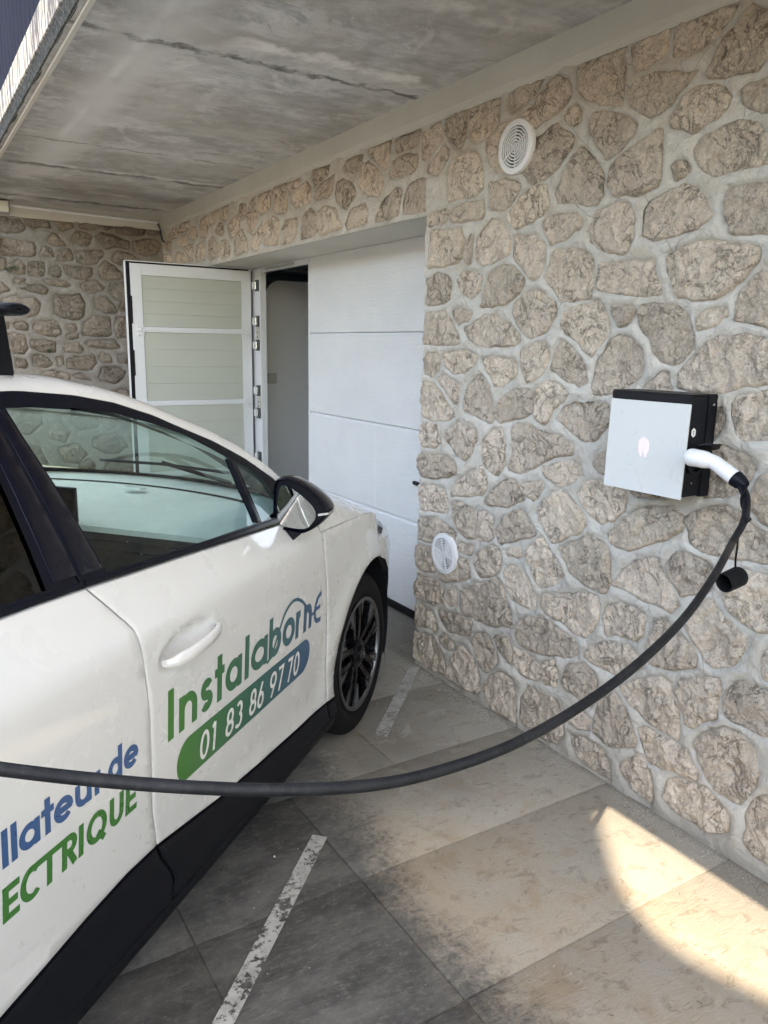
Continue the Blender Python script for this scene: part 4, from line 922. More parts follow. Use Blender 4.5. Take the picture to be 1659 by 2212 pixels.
# ------------------------------------------------------------------ wall charger
ch = thing('charging_station', 'square black wall charger with a white front panel on the stone wall', 'charger')
BX0, BX1, BY0, BY1, BZ0, BZ1 = 2.022, 2.105, 1.500, 1.805, 1.163, 1.474
m = MB(); m.box((BX0 + .004, BY0 + .003, BZ0), (BX1, BY1 - .003, BZ1 - .001), .002); m.build('housing', M_BOXB, ch)
m = MB(); m.box((BX1 - .001, BY0 - .000, BZ0 - .004), (2.140, BY0 + .012, BZ1)); m.box((BX1 - .001, BY1 - .012, BZ0 - .004), (2.140, BY1, BZ1)); m.box((2.1385, BY0, BZ0 - .004), (2.146, BY1, BZ1)); m.build('back_bracket', M_BOXB, ch)
m = MB(); m.box((BX0 - .002, BY0 - .001, BZ1 - .0005), (2.142, BY1 + .001, BZ1 + .0035), .001); m.box((BX0 - .002, BY0 - .001, BZ1 - .0245), (BX0 + .003, BY1 + .001, BZ1 - .001)); m.build('top_cover', M_BOXB, ch)
# white glass front leans out a little towards its lower edge and overhangs it
fr_ = [(BX0 - .004, BZ1 - .026), (BX0 - .012, BZ0 - .006)]
logo = []
def fp(u, v, d=0): # u: 0 = near camera edge .. 1 = far edge, v: 0 top..1 bottom
    x = fr_[0][0] + (fr_[1][0] - fr_[0][0]) * v - d; return Vector((x, BY0 - .001 + u * (BY1 - BY0 + .003), fr_[0][1] + (fr_[1][1] - fr_[0][1]) * v))
m = MB(); m.prism([fp(0, 0), fp(1, 0), fp(1, 1), fp(0, 1)], (.0045, 0, 0)); m.build('front_panel', M_BOXW, ch)
s = NT('lit_logo_glow'); k = s.mix(s.ramp(s.math('ABSOLUTE', s.math('SUBTRACT', s.xyz()[1], 1.657)), .010, .001), (1., .80, .83), (.58, .64, 1.))
s.link(s.b.inputs['Emission Color'], k); s.b.inputs['Emission Strength'].default_value = .05; M_LOGO = s.out((.66, .59, .61), .4)
cu, cv = (1.656 - BY0) / (BY1 - BY0), .49
hs_ = [(0, -30), (19, -17), (19, 20), (14, 21), (12, 34), (3, 34), (4, 22), (-4, 22), (-5, 34), (-14, 34), (-12, 21), (-19, 18), (-19, -14)]
m = MB(); m.prism([fp(cu + a / 1000 / .308 * 1.05, cv + b / 1000 / .29, .0002) for a, b in hs_], (-.0008, 0, 0)); m.build('lit_logo', M_LOGO, ch)
# badge with a C, on the side
m = MB(); bc_ = Vector((2.047, BY0 + .0025, 1.362)); m.prism([bc_ + Vector((math.sin(t) * .011, 0, math.cos(t) * .0145)) for t in [k * math.pi / 3 for k in range(6)]], (0, -.0012, 0)); m.build('badge', M_PLUGW, ch)
m = MB(); a_ = [bc_ + Vector((-.0001 + math.cos(t) * .0032, -.0016, math.sin(t) * .0048)) for t in np.linspace(.8, 2 * math.pi - .8, 14)]
m.tube(a_, .0008, 6); m.build('badge_letter', M_BOXB, ch)
m = MB(); m.lathe((2.128, BY0, 1.445), (0, -1, 0), [(.004, 0), (.004, .002), (.0022, .0025), (.0022, .001), (.0001, .001)], 14); m.build('screw', M_STEEL, ch, True); m = MB(); m.lathe((2.060, BY0 + .002, 1.205), (0, -1, 0), [(.003, 0), (.003, .0015), (.0001, .002)], 10); m.build('screw', M_STEEL, ch, True)
# socket ring and flap
sc_ = Vector((2.062, BY0 + .003, 1.272)); m = MB(); m.lathe(sc_, (0, -1, 0), [(.040, 0), (.040, .010), (.037, .013), (.029, .013), (.028, .004), (.001, .004)], 40); m.build('socket', M_BOXB, ch, True)
m = MB(); P = []
for t in np.linspace(0, 2 * math.pi, 33)[:-1]: P.append(Vector((math.cos(t) * .035, math.sin(t) * .036, 0)))
T_ = Matrix.Translation(sc_ + Vector((.006, -.040, .047))) @ Matrix.Rotation(math.radians(-16), 4, 'X') @ Matrix.Rotation(math.radians(14), 4, 'Y')
m.T = T_; m.prism(P, (0, 0, .005)); m.box((-.010, .02, -.004), (.010, .046, .006), .002); m.box((-.006, -.046, .0), (.006, -.033, .004), .001); m.build('socket_flap', M_SATB, ch, True)
m = MB(T_); m.prism([Vector((-.013, -.004, .0053)), Vector((-.006, -.004, .0053)), Vector((-.0095, .003, .0053))], (0, 0, .0002))
for a, b in (((0, .0), (.012, .0015)), ((0, .003), (.009, .0045)), ((0, .0062), (.012, .0075)), ((.0, -.004), (.0015, .0075))): m.box((a[0], a[1] - .002, .0053), (b[0], b[1] - .002, .0055))
m.build('flap_symbols', simple('grey_print', (.35, .36, .37), .5), ch)

# charging cable with its plug in the socket, sagging towards the camera
cc_ = thing('charging_cable', 'thick black charging cable with a white plug sagging across the scene', 'cable')
def smooth_path(P, n=12):
    P = [Vector(p) for p in P]; out = []
    for i in range(len(P) - 1):
        p0, p1, p2, p3 = P[max(i - 1, 0)], P[i], P[i + 1], P[min(i + 2, len(P) - 1)]
        for k in range(n):
            t = k / n; out.append(.5 * ((2 * p1) + (p2 - p0) * t + (2 * p0 - 5 * p1 + 4 * p2 - p3) * t * t + (3 * p1 - p0 - 3 * p2 + p3) * t ** 3))
    out.append(P[-1]); return out
def at(x, y, dep):      # a point at depth dep along the view through a spot of the photograph: where the thing really hung
    d = W_ + R_ * ((x - 829.5) / 1672.2) - U_ * ((y - 1106) / 1672.2); return CAM + d * dep
Hq = lambda a, b, dep: at(1257.2 + .2422 * a, 751.7 + .2422 * b, dep)
pp = [Hq(965, 975, 2.285), Hq(1010, 980, 2.265), Hq(1110, 1000, 2.24), Hq(1180, 1022, 2.225), Hq(1270, 1088, 2.20), Hq(1370, 1165, 2.175)]
pw = smooth_path(pp, 10); L = len(pw)
rad = [float(np.interp(i / (L - 1), [0, .1, .35, .5, .7, .9, 1], [.024, .0265, .0255, .0215, .0215, .0225, .022])) for i in range(L)]
m = MB(); m.tube(pw, rad, 28); m.build('plug_handle', M_PLUGW, cc_, True)
d_ = (pw[-1] - pw[-3]).normalized()
m = MB(); m.lathe(pw[-1] - d_ * .003, d_, [(.0235, 0), (.0240, .004), (.0225, .012), (.0135, .036), (.0128, .040)], 28)
m.build('strain_relief', M_SATB, cc_, True)
m = MB()
for k in range(10):
    t = k * 2 * math.pi / 10; a_ = d_.orthogonal().normalized(); b_ = d_.cross(a_); e_ = a_ * math.cos(t) + b_ * math.sin(t)
    m.tube([pw[-1] + d_ * .010 + e_ * .0225, pw[-1] + d_ * .034 + e_ * .014], .0016, 6)
m.build('relief_ribs', M_BOXB, cc_, True)
s = (pw[4] + pw[5]) / 2
# moulding line and oval label on the handle
cp = [Hq(1415, 1205, 2.166), Hq(1452, 1290, 2.15), Hq(1468, 1400, 2.12), Hq(1445, 1540, 2.06), at(1600, 1128, 2.03), at(1583, 1170, 1.97), at(1545, 1240, 1.82), at(1478, 1335, 1.66), at(1380, 1432, 1.50), at(1255, 1525, 1.38), at(1110, 1607, 1.27), at(950, 1665, 1.20), at(800, 1696, 1.14), at(600, 1706, 1.08), at(400, 1700, 1.05), at(200, 1684, 1.02), at(0, 1661, 1.0), at(-200, 1630, .99), at(-520, 1600, 1.0), at(-900, 1640, 1.06), at(-1300, 1750, 1.15)]
cp = [pw[-1] + d_ * .03, Hq(1425, 1235, 2.158), Hq(1462, 1330, 2.125), Hq(1465, 1440, 2.08), Hq(1440, 1560, 2.02)] + cp[5:]
cw = smooth_path(cp, 10); n1 = 40
m = MB(); m.tube(cw, [.0092] * len(cw), 18); m.build('cable', M_CABLE, cc_, True)
m = MB(); m.tube(cw[:n1], [.0125 - .0022 * min(1, i / 34) for i in range(n1)], 18); m.build('heat_shrink', M_SATB, cc_, True)
# strap wound round the end, dust cap hanging from it
Jq = lambda a, b, dep: at(1257.2 + .2422 * a, 1127.6 + .2422 * b, dep)
m = MB(); sp_ = []
for i in range(4, 44):
    t = cw[i + 1] - cw[i]; t.normalize(); a_ = t.cross(Vector((0, 0, 1))).normalized(); b_ = t.cross(a_); th = i * .22 + 1.2; sp_.append(cw[i] + (a_ * math.cos(th) + b_ * math.sin(th)) * .0135)
sp_ = smooth_path(sp_ + [Jq(1398, 100, 2.02), Jq(1385, 220, 2.12), Jq(1370, 330, 2.16), Jq(1368, 405, 2.18)], 3)
m.tube(sp_, .0028, 10); m.build('cap_strap', M_BLACKRUB, cc_, True)
c0 = Jq(1262, 548, 2.165); c1 = Jq(1412, 478, 2.195); ax = (c1 - c0).normalized(); Lc = (c1 - c0).length
m = MB(); m.lathe(c0, ax, [(.0248, .004), (.0268, 0), (.028, .004), (.0288, Lc * .5), (.0288, Lc * .92), (.026, Lc), (.001, Lc + .001)], 36); m.lathe(c0, ax, [(.0248, .004), (.0248, Lc * .9), (.001, Lc * .9)], 36)
m.tube([sp_[-1], Jq(1370, 440, 2.182)], [.004, .007], 10); m.build('dust_cap', M_BLACKRUB, cc_, True)

# ------------------------------------------------------------------ small things on the walls
cd = thing('conduit', 'pale conduit pipe along the top of the back wall', 'conduit')
m = MB(); m.tube([(.90, YB - .035, 2.668), (1.5, YB - .035, 2.655), (2.095, YB - .035, 2.644)], .012, 12); m.build('pipe', M_PVC, cd, True)
for x in (1.2, 1.65, 2.0): m = MB(); m.lathe((x, YB - .035, 2.668 - (x - .9) * .02), (1, 0, -.02), [(.012, 0), (.0165, .001), (.0165, .02), (.012, .021)], 12); m.build('pipe_clip', M_PVC, cd, True)
wr = MB(); wr.tube(smooth_path([(2.095, YB - .035, 2.640), (2.115, YB - .04, 2.60), (2.12, YB - .045, 2.55), (2.128, YB - .06, 2.50), (2.130, YB - .12, 2.475)], 6), .007, 8); tag(wr.build('wire', simple('dark_blue_wire', (.03, .04, .07), .5), None, True), 'short dark blue wire running down the inner corner of the walls', 'wire')
lp = thing('bulkhead_light', 'rectangular white bulkhead lamp, unlit, high on the back wall', 'lamp')
m = MB(); m.box((.62, YB - .085, 2.595), (.905, YB - .02, 2.728 - .03), .006); m.build('housing', simple('grey_lamp_body', (.30, .30, .28), .5), lp)
m = MB(); m.box((.628, YB - .105, 2.606), (.893, YB - .0855, 2.688), .008); m.build('diffuser', simple('milky_diffuser', (.66, .66, .56), .35), lp)
def leafy(name, label, c, R, n, axis, seed, sz=(.02, .05)):
    rn = random.Random(seed); m = MB()
    for i in range(n):
        a = Vector((rn.gauss(0, 1), rn.gauss(0, 1), rn.gauss(0, 1))).normalized() * rn.random() ** .5; p = Vector(c) + Vector((a.x * R[0], a.y * R[1], a.z * R[2]))
        d = Vector((rn.gauss(0, 1), rn.gauss(0, 1), rn.gauss(.2, 1))).normalized(); s_ = d.orthogonal().normalized(); L_ = rn.uniform(*sz)
        q = d.cross(s_) * L_ * .12
        m.add([p, p + d * L_ * .5 + s_ * L_ * .22 + q, p + d * L_, p + d * L_ * .5 - s_ * L_ * .22 + q], [(0, 1, 2), (0, 2, 3)])
    return m
pl2 = thing('wall_plant', 'dark green ferny plant growing from the back wall at the left', 'plant')
leafy('', '', (.70, YB - .07, 2.37), (.11, .06, .13), 900, 0, 2, (.015, .035)).build('foliage', M_LEAF, pl2)
m = MB(); m.tube([(.70, YB, 2.33), (.70, YB - .05, 2.36), (.72, YB - .09, 2.42)], .005, 6); m.build('stem', M_GRITD, pl2)
for x, z, r in ((.905, 2.185, .035), (.86, 2.17, .03), (1.13, 1.52, .02)):
    tag(leafy('', '', (x, YB - .03, z), (r * 1.2, .012, r * .7), 120, 0, int(x * 100), (.006, .014)).build('moss', M_LEAF), kind='stuff')

# grit swept against the wall foot, pale chips on the slabs
rn = random.Random(21); m = MB()
def chip(m, x, y, s_, rn):
    v = [Vector((rn.uniform(-1, 1), rn.uniform(-1, 1), rn.uniform(0, 1))) * s_ + Vector((x, y, .0)) for _ in range(1)]
    a = rn.uniform(0, 3.1); e = [(math.cos(a + k * 2.094 + rn.uniform(-.4, .4)) * s_ * rn.uniform(.7, 1.2), math.sin(a + k * 2.094 + rn.uniform(-.4, .4)) * s_ * rn.uniform(.6, 1.1)) for k in range(3)]
    m.add([(x + e[0][0], y + e[0][1], 0), (x + e[1][0], y + e[1][1], 0), (x + e[2][0], y + e[2][1], 0), (x + rn.uniform(-.3, .3) * s_, y + rn.uniform(-.3, .3) * s_, s_ * rn.uniform(.5, 1.)),], [(0, 1, 3), (1, 2, 3), (2, 0, 3)])
for i in range(16000):
    y = rn.uniform(-.1, 3.1); x = 2.142 - abs(rn.gauss(0, .048)) - (.02 if rn.random() < .3 else 0)
    if noise.noise(Vector((x * 9, y * 5, 0))) * .5 + .5 > rn.random() * 1.05: chip(m, x, y, rn.uniform(.0009, .0026) * (1.7 if rn.random() < .04 else 1), rn)
tag(m.build('grit', M_GRIT), kind='stuff')
m = MB()
for i in range(420):
    y = rn.uniform(.3, 3.6); x = rn.uniform(.6, 2.15) if rn.random() < .35 else 2.15 - abs(rn.gauss(0, .35)); chip(m, x, y, rn.uniform(.0012, .0034) * (1.8 if rn.random() < .08 else 1), rn)
tag(m.build('limestone_chips', M_GRIT), kind='stuff')
m = MB()
for i in range(700):
    y = rn.uniform(.2, 3.6); x = rn.uniform(1.0, 2.15) if rn.random() < .25 else 2.147 - abs(rn.gauss(0, .02)); chip(m, x, y, rn.uniform(.001, .0032), rn)
for i in range(60):
    a = rn.uniform(0, 3.1); x, y = rn.uniform(1.2, 2.12), rn.uniform(.8, 3.2); L_ = rn.uniform(.006, .016); m.tube([(x, y, .002), (x + math.cos(a) * L_, y + math.sin(a) * L_, .003)], .0007, 4)
tag(m.build('dirt_crumbs', M_GRITD), kind='stuff')

hd = thing('hedge', 'clipped dark green hedge beyond the drive', 'hedge')
rn = random.Random(5); m = MB()
for i in range(9000):
    p = Vector((-7.8 + rn.random() * 1.2, -8 + rn.random() * 15, rn.random() * 2.1)); d = Vector((rn.gauss(0, 1), rn.gauss(0, 1), rn.gauss(0, 1))).normalized(); s_ = d.orthogonal().normalized(); L_ = rn.uniform(.05, .12)
    m.add([p, p + d * L_ * .5 + s_ * L_ * .3, p + d * L_, p + d * L_ * .5 - s_ * L_ * .3], [(0, 1, 2, 3)])
m.build('foliage', M_LEAF, hd); m = MB(); m.box((-7.6, -8, 0), (-6.9, 7, 1.9)); m.build('inner_growth', simple('dark_twigs', (.03, .035, .02), .9), hd)
# ------------------------------------------------------------------ what stands behind the camera: a sail added to block the sun, the house across
nb = thing('house', 'cream rendered house across the drive', 'house')
m = MB(); m.box((-13, -16, 0), (-9, 14, 3.2)); m.build('wall', M_NB, nb)
m = MB(); m.prism([Vector((-13.4, -16.4, 3.2)), Vector((-8.6, -16.4, 3.2)), Vector((-11, -16.4, 4.3))], (0, 31, 0)); m.build('roof', simple('clay_roof', (.32, .16, .10), .85), nb)
for y in (-11, -6, -1, 4, 9): m = MB(); m.box((-9.03, y, 1.0), (-8.985, y + 1.2, 2.2)); m.build('window', simple('window_glass', (.04, .05, .06), .08), nb)
lw = MB(); lw.box((-9, -9.3, 0), (3.2, -9.0, 1.5)); tag(lw.build('garden_wall', M_NB), 'low cream garden wall across the end of the drive', 'wall')
sheet = thing('sun_blocker', 'grey shade sail added out of view to block the sun', 'shade sail'); ZS = 8.0  # unseen cloth added to keep direct sun off drive and car
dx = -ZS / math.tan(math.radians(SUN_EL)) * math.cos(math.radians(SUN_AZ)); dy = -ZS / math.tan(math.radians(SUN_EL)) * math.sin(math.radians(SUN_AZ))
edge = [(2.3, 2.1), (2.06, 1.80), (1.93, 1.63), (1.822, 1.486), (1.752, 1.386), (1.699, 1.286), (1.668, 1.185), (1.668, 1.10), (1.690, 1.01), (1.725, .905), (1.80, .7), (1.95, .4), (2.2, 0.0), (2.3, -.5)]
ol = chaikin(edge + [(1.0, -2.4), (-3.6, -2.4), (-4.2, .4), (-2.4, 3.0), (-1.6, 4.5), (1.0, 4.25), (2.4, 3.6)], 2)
q = MB(); q.prism([Vector((a + dx, b + dy, ZS)) for a, b in ol], (0, 0, .004)); q.build('blocker_cloth', M_BLOCKER, sheet)
sheet2 = thing('sun_blocker', 'second grey shade sail added to keep sun off the back wall', 'shade sail')  # second added cloth, holds the sun off the back wall
q = MB(); q.prism([Vector((a + dx, b + dy, ZS)) for a, b in chaikin([(1.6, 6.7), (2.0, 9.6), (-2.2, 9.8), (-2.0, 6.9)], 2)], (0, 0, .004)); q.build('blocker_cloth', M_BLOCKER, sheet2)
pg = thing('sunfilter', 'pergola of thin slats added unseen to dim the sun beside the sail', 'sunfilter')  # made-up slats, out of view, that thin the sun patch
rn = random.Random(8)
for k in range(32):
    xk = 1.60 + .022 * k; wk_ = .022 * (.06 + .016 * k + rn.uniform(-.05, .05)); q = MB(); q.box((xk + dx - wk_ / 2, -1.2 + dy, ZS - .06), (xk + dx + wk_ / 2, 2.4 + dy, ZS - .05)); q.build('slat', M_NB, pg)
for y in (-1.1, 2.3): q = MB(); q.box((1.5 + dx, y + dy, ZS - .05 + .002), (5.2 + dx, y + dy + .05, ZS - .02)); q.build('cross_beam', M_NB, pg)
for x, y in ((5.1, -1.1), (5.1, 2.3)): q = MB(); q.box((x + dx - .04, y + dy, 2.9), (x + dx + .04, y + dy + .05, ZS - .07)); q.build('post', M_NB, pg)
for a, b in ((-5.9, -6.2), (-4.2, .6)): q = MB(); q.tube([(a, b, 0), (a, b, ZS + .1)], .04, 12); q.build('post', M_STEEL, sheet)  # masts for the added cloth
# ------------------------------------------------------------------ the car
# car space: a = forward from the front wheel centre, b = outward (to the car's right), c = up
TH = math.radians(50.5); CO = Vector((1.549, 2.638, 0))
HV = Vector((math.sin(TH), math.cos(TH), 0)); NV = Vector((math.cos(TH), -math.sin(TH), 0))
CW = -.92                       # centre line of the car
def cw_(a, b, c): return CO + HV * a + NV * b + Vector((0, 0, c))
CT = Matrix(((HV.x, NV.x, 0, CO.x), (HV.y, NV.y, 0, CO.y), (0, 0, 1, 0), (0, 0, 0, 1)))
car = thing('car', 'white electric car with green and blue company lettering parked nose to the garage', 'car')
_z = [.10, .15, .19, .25, .32, .38, .46, .60, .75, .86, .945, .968, .985, 1.02, 1.06, 1.10, 1.14, 1.30, 1.50, 1.62]
_y = [-.06, -.006, .006, .004, -.001, .000, .009, .024, .033, .037, .0365, .032, .023, .003, -.017, -.035, -.056, -.142, -.252, -.33]
_m = []
for i in range(len(_z)):
    i0, i1 = max(i - 1, 0), min(i + 1, len(_z) - 1); _m.append((_y[i1] - _y[i0]) / (_z[i1] - _z[i0]))
def prof(z):
    z = min(max(z, _z[0]), _z[-1])
    for i in range(len(_z) - 1):
        if z <= _z[i + 1]: break
    h = _z[i + 1] - _z[i]; t = (z - _z[i]) / h
    return (1 + 2 * t) * (1 - t) ** 2 * _y[i] + t * (1 - t) ** 2 * h * _m[i] + t * t * (3 - 2 * t) * _y[i + 1] + t * t * (t - 1) * h * _m[i + 1]
def SY(x, z):
    y = prof(z); t = max(0, x + .1); k = min(1, max(0, (z - .68) / .28)); k = k * k * (3 - 2 * k)
    a = .37 + (.65 - .37) * k; p = 3.2 - .8 * k
    y -= a * t ** p
    # soft flare round the wheel arch
    for cx_ in (0, -2.77):
        r = math.hypot(x - cx_, z - .38); y += .012 * math.exp(-((r - .37) / .07) ** 2) * (1 if z < .95 else 0) * min(1, max(0, (z - .25) / .1))
    y -= .035 * (max(0, -x - 1.9) / 1.5) ** 2.2
    return y
def mir(P): return [(a, 2 * CW - b, c) for a, b, c in P]
def bowl(x, z):
    u, v = (x + 1.335) / .125, (z - .886 - (x + 1.335) * .10) / .045; r = u * u + v * v
    return 0 if r > 1 else -.046 * (1 - r) ** 1.25 * (1 if r < 1 else 0)
def panel(name, outl, mat, d=0.0, step=.02, gap=.0024, rim=.016, parent=None, holes=(), both=True, fn=None, round_=.0013, label=None):
    """a pressed panel: outline in (a, c), laid over the body side, with a rounded, returned edge"""
    if area2(outl) < 0: outl = outl[::-1]
    o1 = inset(resample(outl, step), gap); o2 = inset(o1, .0022)
    loops = [o2] + [resample(h_, step) for h_ in holes]
    co, T = fill2d(loops, step)
    f = fn or (lambda x, z: 0)
    vs = [(x, SY(x, z) + d + f(x, z), z) for x, z in co]; fs = [tuple(t) for t in T.tolist()]
    n = len(o2); b0 = len(vs)
    vs += [(x, SY(x, z) + d - round_, z) for x, z in o1]; vs += [(x, SY(x, z) + d - rim, z) for x, z in o1]
    for i in range(n):
        j = (i + 1) % n; fs += [(i, b0 + i, b0 + j, j), (b0 + i, b0 + n + i, b0 + n + j, b0 + j)]
    res = []
    for side_ in ((0, 1) if both else (0,)):
        V = vs if not side_ else mir(vs); m = MB(CT); m.add(V, fs)
        ob = m.build(name, mat, parent or car); ob.data.polygons.foreach_set('use_smooth', [True] * len(ob.data.polygons)); ob.data.set_sharp_from_angle(angle=math.radians(50)); res.append(ob)
    return res
def arc(cx_, r, a0, a1, n=26): return [(cx_ + .035 + .343 * math.cos(math.radians(a0 + (a1 - a0) * i / n)), .38 + .369 * math.sin(math.radians(a0 + (a1 - a0) * i / n))) for i in range(n + 1)]
AR = .372
gapR = [(-1.596, 1.094), (-1.560, 1.046), (-1.532, 1.005), (-1.519, .982), (-1.516, .950), (-1.505, .880), (-1.489, .760), (-1.484, .66), (-1.480, .58), (-1.472, .505), (-1.455, .44), (-1.443, .392)]
gapF = [(-.520, 1.048), (-.494, 1.02), (-.484, .985), (-.484, .95), (-.478, .90), (-.466, .845), (-.447, .765), (-.433, .68), (-.424, .60), (-.411, .46), (-.392, .36), (-.378, .290)]
low = [(-.378, .290), (-.62, .302), (-.90, .322), (-1.15, .345), (-1.443, .392)]
lowR = [(-1.443, .392), (-1.56, .396), (-1.70, .385), (-1.83, .368), (-2.0, .350), (-2.2, .345), (-2.385, .36)]
belt = [(-.520, 1.048), (-.62, 1.045), (-.746, 1.050), (-1.0, 1.062), (-1.25, 1.076), (-1.45, 1.086), (-1.596, 1.094)]
beltR = [(-1.596, 1.094), (-1.72, 1.099), (-1.9, 1.104), (-2.2, 1.118), (-2.45, 1.135)]
gapQ = [(-2.45, 1.135), (-2.46, 1.0), (-2.47, .9), (-2.50, .80), (-2.485, .74)] 
dF = panel('front_door', gapR[::-1][0:0] + belt[::-1][:-1] + [gapF[0]] + gapF[1:] + low[1:] + gapR[::-1][1:-1], M_PAINT, 0, .0125, fn=bowl)
archR = arc(-2.77, AR, 25, -3, 12)
qd = [(-2.45, 1.135), (-2.458, .95), (-2.50, .80), (-2.525, .70)] + [p for p in arc(-2.77, AR, 52, -4, 14)][2:]
dR = panel('rear_door', gapR[:-1] + lowR + qd[::-1][0:] + beltR[::-1][1:-1], M_PAINT, 0, .025)
fender_top = [(.095, .925), (.03, .945), (-.06, .957), (-.2, .966), (-.35, .972), (-.484, .978)]
fe = panel('front_wing', gapF[2:][::-1][::-1] + [(-.296, .277)] + arc(0, AR, 195.5, 74, 40) + [(.118, .80)] + fender_top, M_PAINT, 0, .016)
qp = [(-2.45, 1.135), (-2.458, .95), (-2.50, .80), (-2.525, .70)] + arc(-2.77, AR, 50, 196, 40) + [(-3.2, .28), (-3.42, .35), (-3.45, .75), (-3.40, 1.0), (-3.30, 1.16), (-2.9, 1.15)]
panel('rear_wing', qp, M_PAINT, 0, .03)
for ln in (gapR, gapF[:]):
    for s_ in (0, 1): m = MB(CT); P = [[(x + o_, SY(x, z) - .0125, z) for o_ in (-.012, .012)] for x, z in resample(ln + [(ln[-1][0] + .03, ln[-1][1] - .17)], .03, False)]; m.grid(P if not s_ else [mir(r) for r in P]); m.build('door_seal', M_BLACKRUB, car, True)
# cladding along the sills
panel('door_cladding', [(-.380, .286)] + [(a, c - .004) for a, c in low[1:]] + [(-1.428, .35), (-1.392, .29), (-1.385, .26), (-1.398, .21), (-1.0, .205), (-.36, .212)], M_CLAD, .003, .02)
panel('door_cladding', [(-1.447, .388)] + [(a, c - .004) for a, c in lowR[1:]] + [(-2.37, .215), (-1.8, .207), (-1.402, .209), (-1.389, .26), (-1.396, .29), (-1.432, .35)], M_CLAD, .003, .025)
panel('wing_cladding', [(-.374, .283), (-.297, .271), (-.291, .255), (-.285, .21), (-.357, .212)], M_CLAD, .003, .015)
panel('sill', [(-.285, .207), (-1.0, .2015), (-1.8, .203), (-2.38, .211), (-2.38, .155), (-1.2, .150), (-.29, .155)], M_CLAD, -.004, .03, rim=.05)
# the fender crown up to the bonnet edge
def shut(x):
    xs_ = [-.56, -.45, -.336, -.2, -.10, -.02, .05, .095]; ys_ = [-.045, -.050, -.056, -.075, -.10, -.128, -.15, -.165]; zs_ = [1.118, 1.108, 1.086, 1.048, 1.019, .995, .975, .962]
    return float(np.interp(x, xs_, ys_)), float(np.interp(x, xs_, zs_))
ft = resample(fender_top[::-1], .03, False); ft[0] = (-.492, .978)
P = []
for x, z in ft:
    y0 = SY(x, z); ys_, zs_ = shut(x); row = []
    for k in range(9):
        t = k / 8; cx_ = y0 - .016; cz_ = zs_ - .002   # quadratic curve with its knee near the crease
        q = (1 - t) ** 2 * Vector((y0, z)) + 2 * t * (1 - t) * Vector((y0 + (ys_ - y0) * .38, z + (zs_ - z) * .62)) + t * t * Vector((ys_, zs_)); row.append((x, q.x, q.y))
    P.append(row)
for s_ in (0, 1):
    m = MB(CT); m.grid(P if not s_ else [mir(r) for r in P]); ob = m.build('wing_crown', M_PAINT, car, True)
# bonnet
def hood_pt(u, v):   # u 0 right .. 1 left ; v 0 cowl .. 1 front edge
    yc = abs(2 * u - 1)
    x0 = -.52 + .345 * (1 - yc ** 2); xf = .10 + .50 * (1 - yc ** 2.4)
    x = x0 + (xf - x0) * v; xe = -.50 + (.095 + .50) * v
    ye, ze = shut(xe); ye -= .006; w_ = ye - CW; y = CW + w_ * (1 - 2 * u) 
    zc_ = float(np.interp(x, [-.5, -.3, -.1, .1, .3, .45, .6, .66], [1.085, 1.068, 1.042, 1.008, .962, .922, .865, .835]))
    k = yc ** 5; z = zc_ * (1 - k) + (ze + .002) * k
    # raised power lines and a shallow centre
    z += .012 * math.exp(-((yc - .80) / .13) ** 2) * (1 - v * .5) - .0
    return (x, y, z)
P = [[hood_pt(u / 40, v / 24) for v in range(25)] for u in range(41)]
m = MB(CT); m.grid(P); m.build('bonnet', M_PAINT, car, True)
P2 = [[Vector(q) - Vector((0, 0, .012)) - Vector((0, (1 if i < 20 else -1) * .0, 0)) for q in r] for i, r in enumerate(P)]
# nose: rows from the air dam up to the bonnet edge
def plan(z, n=30):
    """right half of the nose outline at height z, from the wheel arch to the centre"""
    if z < .735: x0 = .035 + .343 * math.sqrt(max(0, 1 - ((z - .38) / .369) ** 2)) if z > .30 else .368
    else: x0 = .118 - (z - .735) * .12
    x0 += .004
    pts_ = []; xe = .50; X = [x0 + (xe - x0) * i / 10 for i in range(11)]
    P_ = [(x, SY(x, z)) for x in X]
    tip = .84 - .10 * max(0, (z - .60) / .2) ** 2 - .05 * max(0, (.35 - z) / .2); b = P_[-1]; sl = (SY(xe, z) - SY(xe - .02, z)) / .02
    c1 = (b[0] + .26, b[1] + sl * .26 - .06); c2 = (tip, CW + .45)
    for i in range(1, 15):
        t = i / 14; P_.append(tuple((1 - t) ** 3 * np.array(b) + 3 * t * (1 - t) ** 2 * np.array(c1) + 3 * t * t * (1 - t) * np.array(c2) + t ** 3 * np.array((tip, CW))))
    q = resample(P_, .01, False); A = np.array(q); s_ = np.concatenate([[0], np.cumsum(np.hypot(*np.diff(A, axis=0).T))]); t = np.linspace(0, s_[-1], n + 1)
    return list(zip(np.interp(t, s_, A[:, 0]), np.interp(t, s_, A[:, 1])))
rows = []; zr = [.18, .22, .28, .34, .42, .50, .58, .64, .70, .735, .77]
for z in zr: rows.append([(x, y, z) for x, y in plan(z)])
hf = [hood_pt(.5 * i / 30, 1) for i in range(31)]; last = rows[-1]
for k in range(1, 7):
    t = k / 6; rows.append([tuple(Vector(last[i]) * (1 - t) + (Vector(hf[i]) + Vector((.004, 0, -.004))) * t + Vector((.03 * math.sin(math.pi * t) * (1 if i > 4 else i / 4), 0, .02 * math.sin(math.pi * t)))) for i in range(31)])
